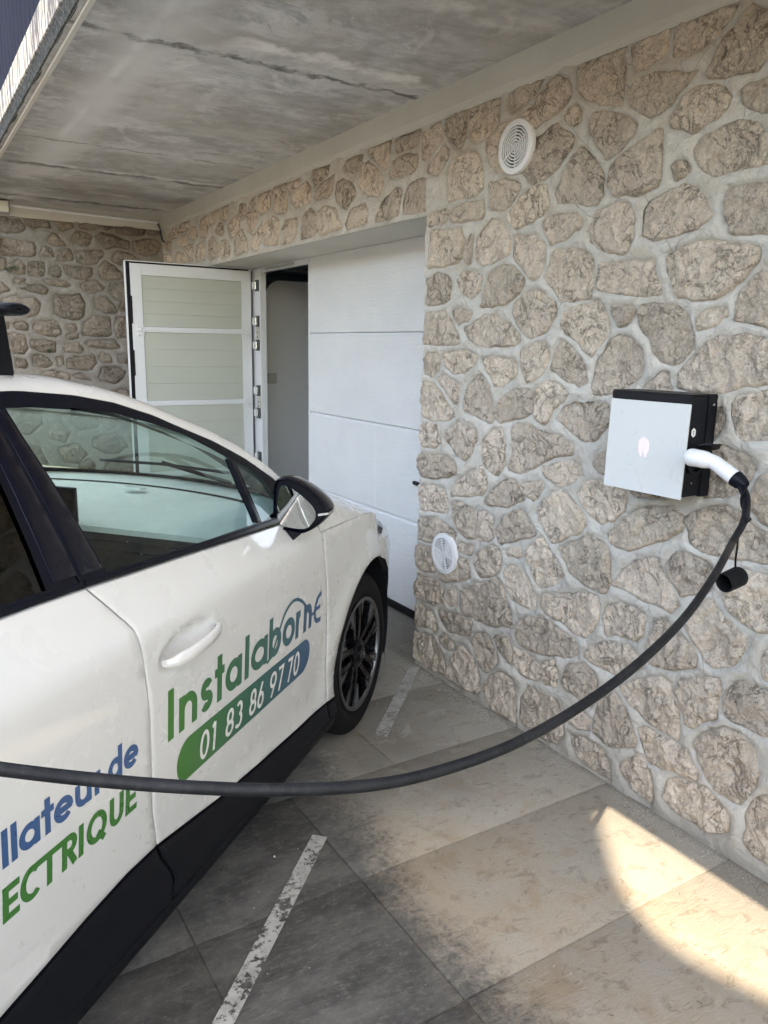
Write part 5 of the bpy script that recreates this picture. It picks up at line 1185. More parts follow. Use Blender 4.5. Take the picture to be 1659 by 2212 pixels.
for s_ in (0, 1):
    m = MB(CT); m.grid(rows if not s_ else [mir(r) for r in rows]); m.build('front_bumper', M_PAINT, car, True)
    # dark lower intake and splitter corner
    lo = [[(x + (.006 if i > 8 else 0), y + .004, z) for i, (x, y) in enumerate(plan(zz_))] for zz_, z in ((.22, .17), (.24, .22), (.30, .30))]
    lo2 = [[(x + .012, y + .006, z) for (x, y) in plan(zz_)] for zz_, z in ((.28, .13), (.28, .175), (.28, .20))]
    for q_ in (lo2,): m = MB(CT); m.grid(q_ if not s_ else [mir(r) for r in q_]); m.build('air_dam', M_CLAD, car, True)
    # slim headlamp wrapped round the corner
    hl = []
    for k in range(7):
        t = k / 6; r0 = 11 + 0; row = []
        for i in range(3, 15):
            u = (i - 3) / 11; zt = .15 + .75 * t * (1 - .55 * u) ; ir = 10 + 4 * zt + (1 if 0 else 0); i0 = int(ir); f = ir - i0; i0 = min(i0, len(rows) - 2)
            a_ = Vector(rows[i0][i]) * (1 - f) + Vector(rows[i0 + 1][i]) * f; row.append(tuple(a_ + Vector((.0045, .0025, .002))))
        hl.append(row)
    m = MB(CT); m.grid(hl if not s_ else [mir(r) for r in hl]); m.build('headlight', M_GLOSSB, car, True)
    m = MB(CT); m.grid([[tuple(Vector(q) + Vector((.002, .0015, .001))) for q in hl[k_]] for k_ in (1, 2)] if not s_ else [mir([tuple(Vector(q) + Vector((.002, .0015, .001))) for q in hl[k_]]) for k_ in (1, 2)]); m.build('running_light', M_CHROME, car, True)
# dark body shell behind the panels, liners, floor
m = MB(CT)
def shell(z0, z1, x0, x1, ins=.05):
    m.box((x0, -ins, z0), (x1, 2 * CW + ins, z1))
shell(.19, .30, -3.3, .55, .10); shell(.30, .92, -.36, -.30 - .01, .06) if 0 else None
m.build('underbody', M_BLACKRUB, car)
for cx_ in (0, -2.77):
    for s_ in (0, 1):
        P = [[(cx_ + .035 + .358 * math.cos(t), b, .38 + .382 * math.sin(t)) for b in (-.012, -.06, -.34)] for t in np.linspace(-.45, math.pi + .45, 30)]
        m = MB(CT); m.grid(P if not s_ else [mir(r) for r in P])
        cap_ = [(cx_ + .035 + .358 * math.cos(t), -.34, .38 + .382 * math.sin(t)) for t in np.linspace(-.45, math.pi + .45, 30)]
        m.add(cap_ if not s_ else mir(cap_), [tuple(range(30))]); m.build('wheel_arch_liner', M_BLACKRUB, car, True)
# inner door skins, dark, keep the cabin closed below the glass
inn = [(-.55, .25), (-2.40, .25), (-2.40, 1.05), (-1.55, 1.045), (-.60, 1.02)]
for s_ in (0, 1):
    m = MB(CT); co, T = fill2d([resample(inn, .1)], .1); V = [(x, min(SY(x, z) - .075, -.075), z) for x, z in co]; m.add(V if not s_ else mir(V), T.tolist()); m.build('door_lining', M_INT, car, True)
    m = MB(CT); P = [[(x, SY(x, z_) - .02, z_), (x, SY(x, z_) - .08, z_ - .015)] for x, z_ in ((x, float(np.interp(-x, [.6, 1.6, 2.4], [1.045, 1.092, 1.12]))) for x in np.linspace(-.56, -2.4, 20))]; m.grid(P if not s_ else [mir(r) for r in P]); m.build('door_sill_top', M_INT, car, True)
    m = MB(CT); P = [[(x, -.045, z_) for z_ in (.25, .6, .95)] for x in (-.38, -.55)]; m.grid(P if not s_ else [mir(r) for r in P]); m.build('inner_wing', M_BLACKRUB, car)
m = MB(CT); m.box((-.42, -.07, .30), (-.40, 2 * CW + .07, 1.0)); m.build('bulkhead', M_BLACKRUB, car)

# side windows and black frames
roofl = [(-.575, 1.112), (-.600, 1.145), (-.640, 1.182), (-.740, 1.252), (-.870, 1.320), (-.987, 1.367), (-1.095, 1.412), (-1.222, 1.452), (-1.345, 1.476), (-1.513, 1.494), (-1.9, 1.503), (-2.3, 1.492), (-2.7, 1.455), (-3.0, 1.395), (-3.15, 1.33)]
gtop = [(-.837, 1.266), (-.906, 1.303), (-.998, 1.350), (-1.113, 1.391), (-1.242, 1.427), (-1.367, 1.447), (-1.463, 1.456), (-1.572, 1.461)]
btop = [(-1.522, 1.109), (-1.305, 1.097), (-1.101, 1.088), (-.856, 1.079)]
g1 = gtop + [(-1.565, 1.409), (-1.543, 1.30), (-1.530, 1.20)] + btop
g2 = [(-.808, 1.252), (-.765, 1.232), (-.724, 1.205), (-.700, 1.175), (-.688, 1.13), (-.690, 1.082), (-.715, 1.072), (-.822, 1.076)]
g3 = [(-1.672, 1.455), (-1.9, 1.462), (-2.15, 1.455), (-2.36, 1.43), (-2.42, 1.36), (-2.455, 1.16), (-2.2, 1.14), (-1.696, 1.118), (-1.686, 1.2), (-1.678, 1.30)]
g4 = [(-2.50, 1.42), (-2.75, 1.385), (-2.95, 1.32), (-2.93, 1.19), (-2.53, 1.165)]
def frame(name, outl, holes, mat, d, step=.016, rim=.02):
    panel(name, outl, mat, d, step, .0006, rim, holes=holes)
splitB = [(-1.625, 1.497), (-1.615, 1.417), (-1.606, 1.30), (-1.601, 1.177), (-1.604, 1.118), (-1.606, 1.096)]
beltup = lambda L: [(a, c + .0015) for a, c in L]
f1 = roofl[:10] + [splitB[0]] + splitB[1:-1] + [(-1.599, 1.0965)] + beltup(belt)[::-1][1:-1] + [(-.560, 1.052)]
frame('window_frame', f1, [g1, g2], M_SATB, .0)
f2 = [(-1.631, 1.497)] + roofl[10:13] + [(-2.86, 1.41), (-3.02, 1.33), (-3.05, 1.18), (-2.48, 1.138)] + beltup(beltR)[::-1][1:-1] + [(-1.605, 1.0965), (-1.610, 1.118), (-1.607, 1.177), (-1.612, 1.30), (-1.621, 1.417)]
frame('window_frame', f2, [g3, g4], M_SATB, .0)
# pillar applique in gloss black slightly proud, belt moulding
panel('b_pillar_cover', [(-1.5775, 1.459), (-1.570, 1.409), (-1.548, 1.30), (-1.535, 1.20), (-1.527, 1.117), (-1.598, 1.119), (-1.596, 1.177), (-1.601, 1.30), (-1.610, 1.417), (-1.615, 1.465)], M_GLOSSB, .004, .02)
panel('b_pillar_cover', [(-1.619, 1.465), (-1.614, 1.417), (-1.6065, 1.30), (-1.602, 1.177), (-1.604, 1.122), (-1.676, 1.124), (-1.668, 1.2), (-1.662, 1.30), (-1.658, 1.459)], M_GLOSSB, .004, .02)
panel('belt_moulding', [(a, c + .003) for a, c in belt[1:]] + [(-1.597, 1.112), (-1.522, 1.1065), (-1.305, 1.0945), (-1.101, 1.0855), (-.856, 1.0765), (-.69, 1.071), (-.63, 1.066)], M_SATB, .0045, .02)
panel('belt_moulding', [(a, c + .003) for a, c in beltR] + [(-2.44, 1.155), (-2.2, 1.1365), (-1.69, 1.1155), (-1.604, 1.112)], M_SATB, .0045, .02)
for nm, gg, mt_ in (('side_window', g1, M_GLASS), ('quarter_window', g2, M_GLASS), ('rear_side_window', g3, M_PRIV), ('rear_quarter_window', g4, M_PRIV)):
    lp_ = inset(gg, -.006); co, T = fill2d([resample(lp_, .03)], .03)
    for s_ in (0, 1): m = MB(CT); V = [(x, SY(x, z) - .007, z) for x, z in co]; m.add(V if not s_ else mir(V), T.tolist()); m.build(nm, mt_, car, True)
# divider bar between window and quarter light
panel('window_divider', [(-.842, 1.268), (-.812, 1.256), (-.826, 1.165), (-.8225, 1.076), (-.856, 1.078), (-.853, 1.17)], M_SATB, .003, .02)

# roof side rail (white) running down into the windscreen pillar, roof skin, windscreen
rl = resample(roofl, .05, False); rl = chaikin(rl, 1, False)
def rail_pts(x, z):
    y0 = SY(x, z); k = min(1, max(0, (-x - .575) / .7)); w1, h1 = .040 + .035 * k, .050 - .008 * k
    a_, b_, c_ = Vector((y0, z)), Vector((y0 - w1 * .12, z + h1 * .75)), Vector((y0 - w1, z + h1)); row = []
    for i in range(8): t = i / 7; q = (1 - t) ** 2 * a_ + 2 * t * (1 - t) * b_ + t * t * c_; row.append((x, q.x, q.y))
    return row
RP = [rail_pts(x, z) for x, z in rl]
for s_ in (0, 1):
    m = MB(CT); m.grid(RP if not s_ else [mir(r) for r in RP]); m.build('roof_rail_panel', M_PAINT, car, True)
ie = [r[-1] for r in RP]                       # inner edge of the rail
def at_x(x):
    X = [-q[0] for q in ie]; return (float(np.interp(-x, X, [q[1] for q in ie])), float(np.interp(-x, X, [q[2] for q in ie])))
XF = -1.235
def roof_pt(x, u):
    y, z = at_x(x); yy = y + (2 * CW - 2 * y) * u; k = 1 - (2 * u - 1) ** 2; return (x, yy, z + .020 * k - .005 * k * (1 if x < -2.6 else 0))
P = []
for i in range(28):
    x0 = XF + (-3.10 - XF) * i / 27; P.append([(lambda xx: roof_pt(xx, u / 24))(x0 + .13 * (1 - (2 * u / 24 - 1) ** 2) * max(0, 1 - i / 10)) for u in range(25)])
m = MB(CT); m.grid(P); m.build('roof', M_PAINT, car, True)
m = MB(CT); m.grid([[(a, b, c - .035) for a, b, c in r] for r in P]); m.build('headliner', M_HEAD, car, True)
top = P[0]; ws = []
for i in range(25):
    t = i / 24; x = XF + (-.575 - XF) * t; ye, ze = at_x(x); row = []
    for u in range(25):
        k = 1 - (2 * u / 24 - 1) ** 2; y = ye + (2 * CW - 2 * ye) * u / 24; dxx = (.13 + .24 * t) * k
        row.append((x + dxx, y, ze + .020 * k * (1 - t) - .035 * k * t - .055 * t ** 4 - .002))
    ws.append(row)
m = MB(CT); m.grid([r[0:] for r in ws]); m.build('windscreen', M_WSCREEN, car, True)
# black ceramic edge round the windscreen (inside), wiper, cowl
fr1 = [[tuple(Vector(q) - Vector((0, 0, .006))) for q in r[0:3]] for r in ws]; fr2 = [[tuple(Vector(q) - Vector((0, 0, .006))) for q in r[22:25]] for r in ws]; fr3 = [[tuple(Vector(q) - Vector((0, 0, .005))) for q in r] for r in ws[:3]]; fr4 = [[tuple((Vector(a) * w_ + Vector(b) * (1 - w_)) - Vector((0, 0, .005))) for a, b in zip(ws[-2], ws[-1])] for w_ in (.35, 0)]
m = MB(CT); [m.grid(f_) for f_ in (fr1, fr2, fr3, fr4)]; m.build('windscreen_border', M_SATB, car)
cowl = [[tuple(ws[-1][u]), tuple(Vector(ws[-1][u]) * .5 + Vector(hood_pt(u / 24, 0)) * .5 + Vector((0, 0, -.012))), tuple(Vector(hood_pt(u / 24, 0)) + Vector((0, 0, -.006)))] for u in range(25)]
m = MB(CT); m.grid(cowl); m.build('cowl', M_CLAD, car, True)
m = MB(CT); a_ = Vector(ws[23][4]) + Vector((0, 0, .012)); b_ = Vector(ws[23][14]) + Vector((0, 0, .012)); m.tube([a_, (a_ + b_) / 2 + Vector((.01, 0, .006)), b_], .006, 8); m.tube([Vector(ws[24][5]) + Vector((.04, 0, 0)), (a_ + b_) / 2 + Vector((.01, 0, .012))], .008, 8); m.build('wiper', M_SATB, car, True)
# A pillar and header trims inside
for s_ in (0, 1):
    P = [[(x, SY(x, z - .03) - .03, z - .035), (x, at_x(x)[0] - .06, at_x(x)[1] - .05), (x, at_x(x)[0] - .135, at_x(x)[1] - .022)] for x, z in [(x, z) for x, z in rl if x > -2.9]]
    m = MB(CT); m.grid(P if not s_ else [mir(r) for r in P]); m.build('pillar_trim', M_INT, car, True)
    m = MB(CT); bp = [(-1.52, 1.06), (-1.53, 1.2), (-1.57, 1.46), (-1.68, 1.455), (-1.70, 1.2), (-1.72, 1.06)]; V = [(a, SY(a, c) - .05, c) for a, c in bp]; m.add(V if not s_ else mir(V), [tuple(range(6))]); m.build('b_pillar_trim', M_INT, car)
# interior
m = MB(CT)
dash = []
for u in range(21):
    y = -.10 + (2 * CW + .20) * u / 20; k = 1 - (2 * u / 20 - 1) ** 2
    dash.append([(-.50 + .305 * k, y, 1.078 - .012 * k), (-.56 + .28 * k, y, 1.066 - .012 * k), (-.64 + .18 * k, y, 1.043), (-.72 + .08 * k, y, 1.030), (-.775, y, 1.014), (-.798, y, 1.000), (-.802, y, .982)])
m.grid(dash); m.build('dashboard_top', M_DASH, car, True)
m = MB(CT); m.box((-.800, -.10, .60), (-.45, 2 * CW + .10, .985), .012); m.build('dashboard_lower', M_INT, car, True)
m = MB(CT); m.box((-.808, -.15, .955), (-.801, -1.0, .961)); m.box((-.808, -.15, .925), (-.801, -1.0, .928)); m.build('trim_strip', M_CHROME, car)
m = MB(CT); m.box((-.845, -1.0, 1.015), (-.83, -.69, 1.135), .005); m.build('centre_screen', M_GLOSSB, car)
m = MB(CT); m.box((-1.05, CW - .12, .30), (-1.9, CW + .12, .60), .03); m.build('centre_console', M_INT, car, True)
swc = Vector((-1.10, CW - .40, .93)); sax = Vector((-.90, 0, .42)).normalized(); e1 = Vector((0, 1, 0)); e2 = sax.cross(e1)
m = MB(CT); m.tube([swc + (e1 * math.cos(t) + e2 * math.sin(t)) * .185 for t in np.linspace(0, 2 * math.pi, 40)], .015, 10, False); m.tube([swc - e1 * .18, swc + e1 * .18], .02, 8); m.tube([swc, swc - e2 * .17 if e2.z > 0 else swc + e2 * .17], .016, 8); m.tube([swc, swc - sax * .25], .03, 10); m.build('steering_wheel', M_INT, car, True)
def seat(x, y, w_):
    m = MB(CT); m.box((x, y - w_, .42), (x + .50, y + w_, .58), .05); m.T = CT @ Matrix.Translation((x, y, .50)) @ Matrix.Rotation(math.radians(-20), 4, 'Y')
    vs0 = len(m.v); 
    m2 = MB(CT @ Matrix.Translation((x, y, .50)) @ Matrix.Rotation(math.radians(-18), 4, 'Y')); m2.box((-.07, -w_, 0), (.05, w_, .60), .045); m2.box((-.05, -.13, .64), (.04, .13, .82), .035); m2.tube([(0, -.05, .58), (0, -.05, .66)], .008, 6); m2.tube([(0, .05, .58), (0, .05, .66)], .008, 6)
    m.T = CT; m.build('seat_cushion', M_SEAT, car, True); m2.build('seat_back', M_SEAT, car, True)
seat(-1.80, -.50, .25); seat(-1.80, 2 * CW + .50, .25); seat(-2.62, -.48, .30); seat(-2.62, 2 * CW + .48, .30)
m = MB(CT); m.box((-.5, -.12, .29), (-3.2, 2 * CW + .12, .32)); m.build('cabin_floor', M_INT, car)
m = MB(CT); P = [[(-.585 + .27 * k_, y, 1.0655 - .012 * k_), (-.60 + .27 * k_, y, 1.064 - .012 * k_)] for y, k_ in ((y, 1 - ((y - CW) / .82) ** 2) for y in np.linspace(-.25, 2 * CW + .25, 24))]; m.grid([[(a, b, c + .001) for a, b, c in r] for r in P]); m.build('demister_slot', M_BLACKRUB, car)
m = MB(CT); m.box((-.46, CW + .12, 1.058), (-.42, CW + .20, 1.068), .003); m.build('sun_sensor', M_PLUGW, car)
m = MB(CT); m.box((-1.13, CW - .12, 1.365), (-1.10, CW + .12, 1.43), .01); m.build('interior_mirror', M_INT, car)

# tail
tl = []
for z in (.22, .35, .5, .65, .8, .95, 1.08, 1.14):
    row = []
    for u in range(21):
        k = 1 - abs(2 * u / 20 - 1) ** 4; y0 = SY(-3.42, z) - .002; y = y0 + (2 * CW - 2 * y0) * u / 20; row.append((-3.42 - .09 * k + .05 * max(0, z - .9), y, z))
    tl.append(row)
rt = [roof_pt(-3.10, u / 20) for u in range(21)]
m = MB(CT); m.grid(tl); m.build('tailgate', M_PAINT, car, True)
m = MB(CT); m.grid([tl[-1], [tuple(Vector(a) * .5 + Vector(b) * .5 + Vector((-.02, 0, .02))) for a, b in zip(tl[-1], rt)], rt]); m.build('rear_window', M_PRIV, car, True)
for s_ in (0, 1):
    P = [[(x, SY(x, c) + .001, c) for c in (.88, .98)] for x in np.linspace(-3.2, -3.43, 6)]; m = MB(CT); m.grid(P if not s_ else [mir(r) for r in P]); m.build('tail_light', simple('red_lens', (.3, .01, .01), .1), car, True)
    P = [[(x, SY(x, z) - .002, z) for x in (-2.86, -3.30)] for z in (1.13, 1.25, 1.40)]
    co = [(-3.02, 1.33), (-3.05, 1.18), (-3.30, 1.158), (-3.25, 1.22), (-3.15, 1.33), (-3.0, 1.395), (-2.86, 1.41)]
    V = [(a, SY(a, c), c) for a, c in co]; m = MB(CT); m.add(V if not s_ else mir(V), [tuple(range(len(V)))]); m.build('rear_pillar', M_PAINT, car)

# wheels
R_T, R_R = .341, .2365
def wheel(cx_, side_):
    ysgn = 1 if not side_ else -1
    base = CT @ (Matrix.Translation((cx_, 0, R_T)) if not side_ else Matrix.Translation((cx_, 2 * CW, R_T)) @ Matrix.Scale(-1, 4, (0, 1, 0)))
    wh = MB(base); ax = (0, 1, 0); o_ = (0, 0, 0)
    wh.lathe(o_, ax, [(R_R * .98, -.012), (R_R + .006, -.006), (R_R + .012, -.002), (R_R + .035, .004), (R_R + .06, .002), (R_T - .022, -.008), (R_T - .010, -.016), (R_T - .003, -.028), (R_T, -.045)] +
             [q for i in range(4) for q in ((R_T, -.052 - i * .036), (R_T - .007, -.054 - i * .036), (R_T - .007, -.060 - i * .036), (R_T, -.062 - i * .036))] + [(R_T - .002, -.185), (R_T - .02, -.205), (R_R, -.21), (R_R * .98, -.20)], 96)
    tyre = wh.build('tyre', M_TYRE, car, True)
    # shoulder blocks
    m = MB(base)
    for k in range(84):
        a0 = 2 * math.pi * k / 84; da = 2 * math.pi / 84 * .40
        def pq(r, y, a): return (r * math.cos(a), y, r * math.sin(a))
        V = [pq(R_T - .016, -.010, a0 - da), pq(R_T - .016, -.010, a0 + da), pq(R_T + .0008, -.047, a0 + da), pq(R_T + .0008, -.047, a0 - da), pq(R_T - .02, -.014, a0 - da), pq(R_T - .02, -.014, a0 + da)]
        m.add(V, [(0, 1, 2, 3), (0, 4, 5, 1)])
    m.build('tread_blocks', M_TYRE, tyre)['kind'] = 'stuff'
    m = MB(base); m.lathe(o_, ax, [(R_R + .002, -.004), (R_R + .002, .001), (R_R - .002, .003), (R_R - .012, .000), (R_R - .016, -.010)], 80); lip = m.build('rim_lip', M_RIMG, car, True)
    m = MB(base); m.lathe(o_, ax, [(R_R - .016, -.010), (R_R - .022, -.05), (R_R - .035, -.19)], 80); m.build('rim_barrel', M_RIMB, car, True)
    m = MB(base); m.lathe(o_, ax, [(.001, -.075), (.15, -.075), (.152, -.09), (.001, -.09)], 48); m.build('brake_disc', M_STEEL, car, True)
    m = MB(base); m.lathe(o_, ax, [(.001, -.096), (R_R - .03, -.098)], 48); m.build('wheel_back', M_BLACKRUB, car)
    def rp(r, ang, y): return Vector((r * math.cos(ang), y, r * math.sin(ang)))
    for k in range(5):
        th = math.radians(72 * k + 100)
        # black twin spoke pair
        for sgn in (-1, 1):
            a0, a1 = th + sgn * .30, th + sgn * .14
            V = []
            for r, a, hw, y in ((.035, th + sgn * .42, .014, -.020), (.09, a0, .012, -.012), (.16, th + sgn * .20, .013, -.006), (R_R - .012, a1, .016, -.006)):
                c = rp(r, a, y); t_ = Vector((-math.sin(a), 0, math.cos(a))); V += [c - t_ * hw, c + t_ * hw, c + t_ * hw + Vector((0, -.035, 0)), c - t_ * hw + Vector((0, -.035, 0))]
            F = []
            for i in range(3):
                for e in range(4): F.append((i * 4 + e, i * 4 + (e + 1) % 4, i * 4 + 4 + (e + 1) % 4, i * 4 + 4 + e))
            m = MB(base); m.add(V, F); m.build('spoke', M_RIMB, car)
        # machined grey blades standing at the rim beside each pair
        for sgn, r0, w0, w1 in ((1, .135, .03, .17), (-1, .165, .02, .10)):
            b0 = th + sgn * .315; b1 = th + sgn * .24
            V = [rp(r0, b0 + sgn * .01, -.004), rp(R_R - .012, b1, -.001), rp(R_R - .012, b1 + sgn * w1, -.001), rp(r0 + .035, b0 + sgn * w0, -.004)]
            m = MB(base); m.prism(V, (0, -.012, 0)); m.build('spoke_insert', M_RIMG, car)
            V = [rp(r0 - .01, b0 + sgn * .0, -.006), rp(R_R - .011, b1 + sgn * .01, -.006), rp(R_R - .011, b1 + sgn * (w1 + .05), -.0065), rp(r0 + .02, b0 + sgn * (w0 + .06), -.0065)]
            m = MB(base); m.prism(V, (0, -.02, 0)); m.build('spoke', M_RIMB, car)
    m = MB(base); m.lathe(o_, ax, [(.062, -.03), (.060, -.010), (.050, -.004), (.034, -.002), (.033, .004), (.028, .008), (.001, .009)], 40); m.build('hub', M_RIMB, car, True)
    m = MB(base); m.lathe((0, .0075, 0), ax, [(.024, .0), (.024, .0015), (.021, .002), (.0205, .001)], 30); m.box((-.013, .0085, -.003), (.013, .0105, .003)); m.box((-.003, .0085, -.013), (.003, .0104, .013)); m.build('hub_emblem', M_RIMG, car)
for cx_ in (0, -2.77):
    for s_ in (0, 1): wheel(cx_, s_)

# door handle in its bowl
def handle(c0, both=True):
    for s_ in (0, 1):
        m = MB(CT); rows_ = []
        N = 22
        for i in range(N + 1):
            t = i / N; x = -1.436 + .232 * t; zc_ = .872 + .019 * t + .004 * math.sin(math.pi * t); st_ = min(1, 4.5 * min(t + .02, 1.02 - t)); out_ = .003 + .037 * math.sin(math.pi * min(1, max(0, t))) ** .45
            hz = (.0165 - .004 * t) * (.45 + .55 * min(1, 6 * min(t + .02, 1.03 - t))); th_ = .0085
            y = SY(x, zc_) + out_; ring = []
            for k in range(12):
                a = 2 * math.pi * k / 12; ca, sa = math.cos(a), math.sin(a); e = .7
                ring.append((x, y + th_ * math.copysign(abs(ca) ** e, ca), zc_ + hz * math.copysign(abs(sa) ** e, sa)))
            rows_.append(ring + [ring[0]])
        rows_ = [r if not s_ else mir(r) for r in rows_]; m.grid(rows_); m.add(rows_[0][:-1], [tuple(range(12))]); m.add(rows_[-1][:-1], [tuple(range(12))]); ob = m.build('door_handle', M_PAINT, dF[s_], True)
        if not s_:
            yk = SY(-1.305, .882); m = MB(CT); m.lathe((-1.318, yk + .0415, .879), (0, 1, 0), [(.0045, 0), (.0045, .0012), (.0001, .0014)], 14); m.build('lock_cap', M_PAINT, dF[0], True)
            if 0: m = MB(CT); m.box((-1.246, SY(-1.25, .90) - .012, .888), (-1.228, SY(-1.25, .90) - .001, .896), .003)
handle(0)

# door mirror
def mirror(s_):
    flip = (lambda P: P) if not s_ else mir
    # silhouette of the rear opening (b, c), housing swells forward from it
    op = [(-.030, 1.186), (-.036, 1.11), (-.033, 1.034), (.030, 1.031), (.066, 1.024), (.114, 1.056), (.150, 1.098), (.132, 1.128), (.086, 1.164), (.034, 1.190), (-.002, 1.196)]
    op = resample(chaikin(op, 2), .012)
    cy_, cz_ = .045, 1.105; P = []
    for t, x, k in ((0, -.700, 1.0), (0, -.722, 1.0), (.2, -.718, 1.03), (.4, -.690, 1.05), (.6, -.655, 1.0), (.8, -.622, .84), (.93, -.604, .60), (1, -.598, .30)):
        P.append([(x, cy_ + (b - cy_) * k, cz_ + (c - cz_) * k + .004 * t) for b, c in op + op[:1]])
    n = len(op)
    m = MB(CT); m.grid([flip(r) for r in P[1:]]); m.add(flip(P[-1][:-1]), [tuple(range(n))])
    inn_ = [(-.709, cy_ + (b - cy_) * .93, cz_ + (c - cz_) * .93) for b, c in op + op[:1]]; m.grid([flip(P[1]), flip(inn_)])
    hs = m.build('mirror_housing', M_GLOSSB, car, True)
    gl_ = [(-.014, 1.176), (-.021, 1.11), (-.016, 1.050), (.018, 1.041), (.074, 1.038), (.094, 1.060), (.106, 1.082), (.096, 1.110), (.060, 1.142), (.018, 1.170)]; gl_ = resample(chaikin(gl_, 2), .02)
    m = MB(CT); m.add(flip([(-.7145 + (b - .04) * .175 + (c - 1.11) * .075, b, c) for b, c in gl_]), [tuple(range(len(gl_)))]); ob = m.build('mirror_glass', M_MIRROR, hs)
    bk = [( -.705 + (b - .04) * .1, cy_ + (b - cy_) * .95, cz_ + (c - cz_) * .95) for b, c in op]
    m = MB(CT); m.add(flip(bk), [tuple(range(len(bk)))]); m.build('mirror_backing', M_SATB, hs)
    # clear lamp strip round the outer end, foot
    st = [(b, c) for b, c in op if b > .09 and c < 1.108]; st.sort()
    m = MB(CT); rr = [[(-.723 + .0, .118, 1.0865), (-.7235, .1185, 1.094)], [(-.722, .1535, 1.0945), (-.722, .1525, 1.101)], [(-.70, .1590, 1.097), (-.70, .1580, 1.104)], [(-.665, .148, 1.101), (-.665, .147, 1.108)]]
    m.grid([flip(r) for r in rr]); m.build('indicator_strip', M_CHROME, hs, True)
    lower = [(-.722, b * .98 + .001, c - .002) for b, c in ((-.033, 1.034), (.030, 1.030), (.066, 1.023), (.10, 1.044))]
    m = MB(CT); A_ = [(-.712, -.030, 1.036), (-.712, .06, 1.026), (-.655, .05, 1.030), (-.650, -.035, 1.040)]; B_ = [(-.690, -.022, .997), (-.692, .018, .992), (-.650, .012, .996), (-.645, -.022, 1.000)]; C_ = [(-.672, -.004, .978), (-.676, .006, .976), (-.656, .004, .978), (-.652, -.004, .98)]
    m.grid([flip(A_ + A_[:1]), flip(B_ + B_[:1]), flip(C_ + C_[:1])]); m.build('mirror_foot', M_SATB, hs, True)
mirror(0); mirror(1)

# roof bars
for xb in (-1.550, -2.36):
    m = MB(CT); z_, y_ = at_x(xb)[1], at_x(xb)[0]
    P = []
    for k in range(17):
        a = 2 * math.pi * k / 16; P.append((.040 * math.cos(a), .013 * math.sin(a)))
    rows_ = [[(xb + p[0] * s_, yb, 1.664 + p[1] * s_) for p in P] for yb, s_ in ((y_ + .115, .3), (y_ + .112, .8), (y_ + .105, 1), (2 * CW - y_ - .105, 1), (2 * CW - y_ - .112, .8), (2 * CW - y_ - .115, .3))]
    m.grid(rows_); m.build('roof_bar', simple('silver_roof_bar', (.30, .31, .33), .35, Metallic=.7), car, True)
    for s_ in (0, 1):
        fl_ = (lambda P: P) if not s_ else mir
        m = MB(CT); m.grid([fl_(r) for r in [[(xb + p[0] * q_, y_ + d_, 1.664 + p[1] * q_) for p in P] for d_, q_ in ((.096, 1.06), (.120, 1.05), (.128, .8), (.130, .2))]]); m.build('bar_end_cap', M_CLAD, car, True)
        m = MB(CT); F_ = [[(xb + a * w_, y_ + o1, z) for a in (-1, 1)] + [(xb + a * w_, y_ + o2, z) for a in (1, -1)] for w_, o1, o2, z in ((.020, .07, -.05, 1.655), (.026, .068, -.05, 1.625), (.040, .058, -.045, 1.59), (.055, .048, -.045, 1.56), (.066, .040, -.04, 1.53), (.068, .034, -.03, 1.515))]
        m.grid([fl_(r + r[:1]) for r in F_]); m.build('bar_foot', M_CLAD, car, True)
        m = MB(CT); F_ = [[(xb + a * .050, o1, z) for a in (-1, 1)] + [(xb + a * .050, o1 - .02, z) for a in (1, -1)] for o1, z in ((y_ + .033, 1.52), (y_ + .045, 1.50), (y_ + .047, 1.482))]; m.grid([fl_(r + r[:1]) for r in F_]); m.build('bar_clamp', M_BLACKRUB, car, True)

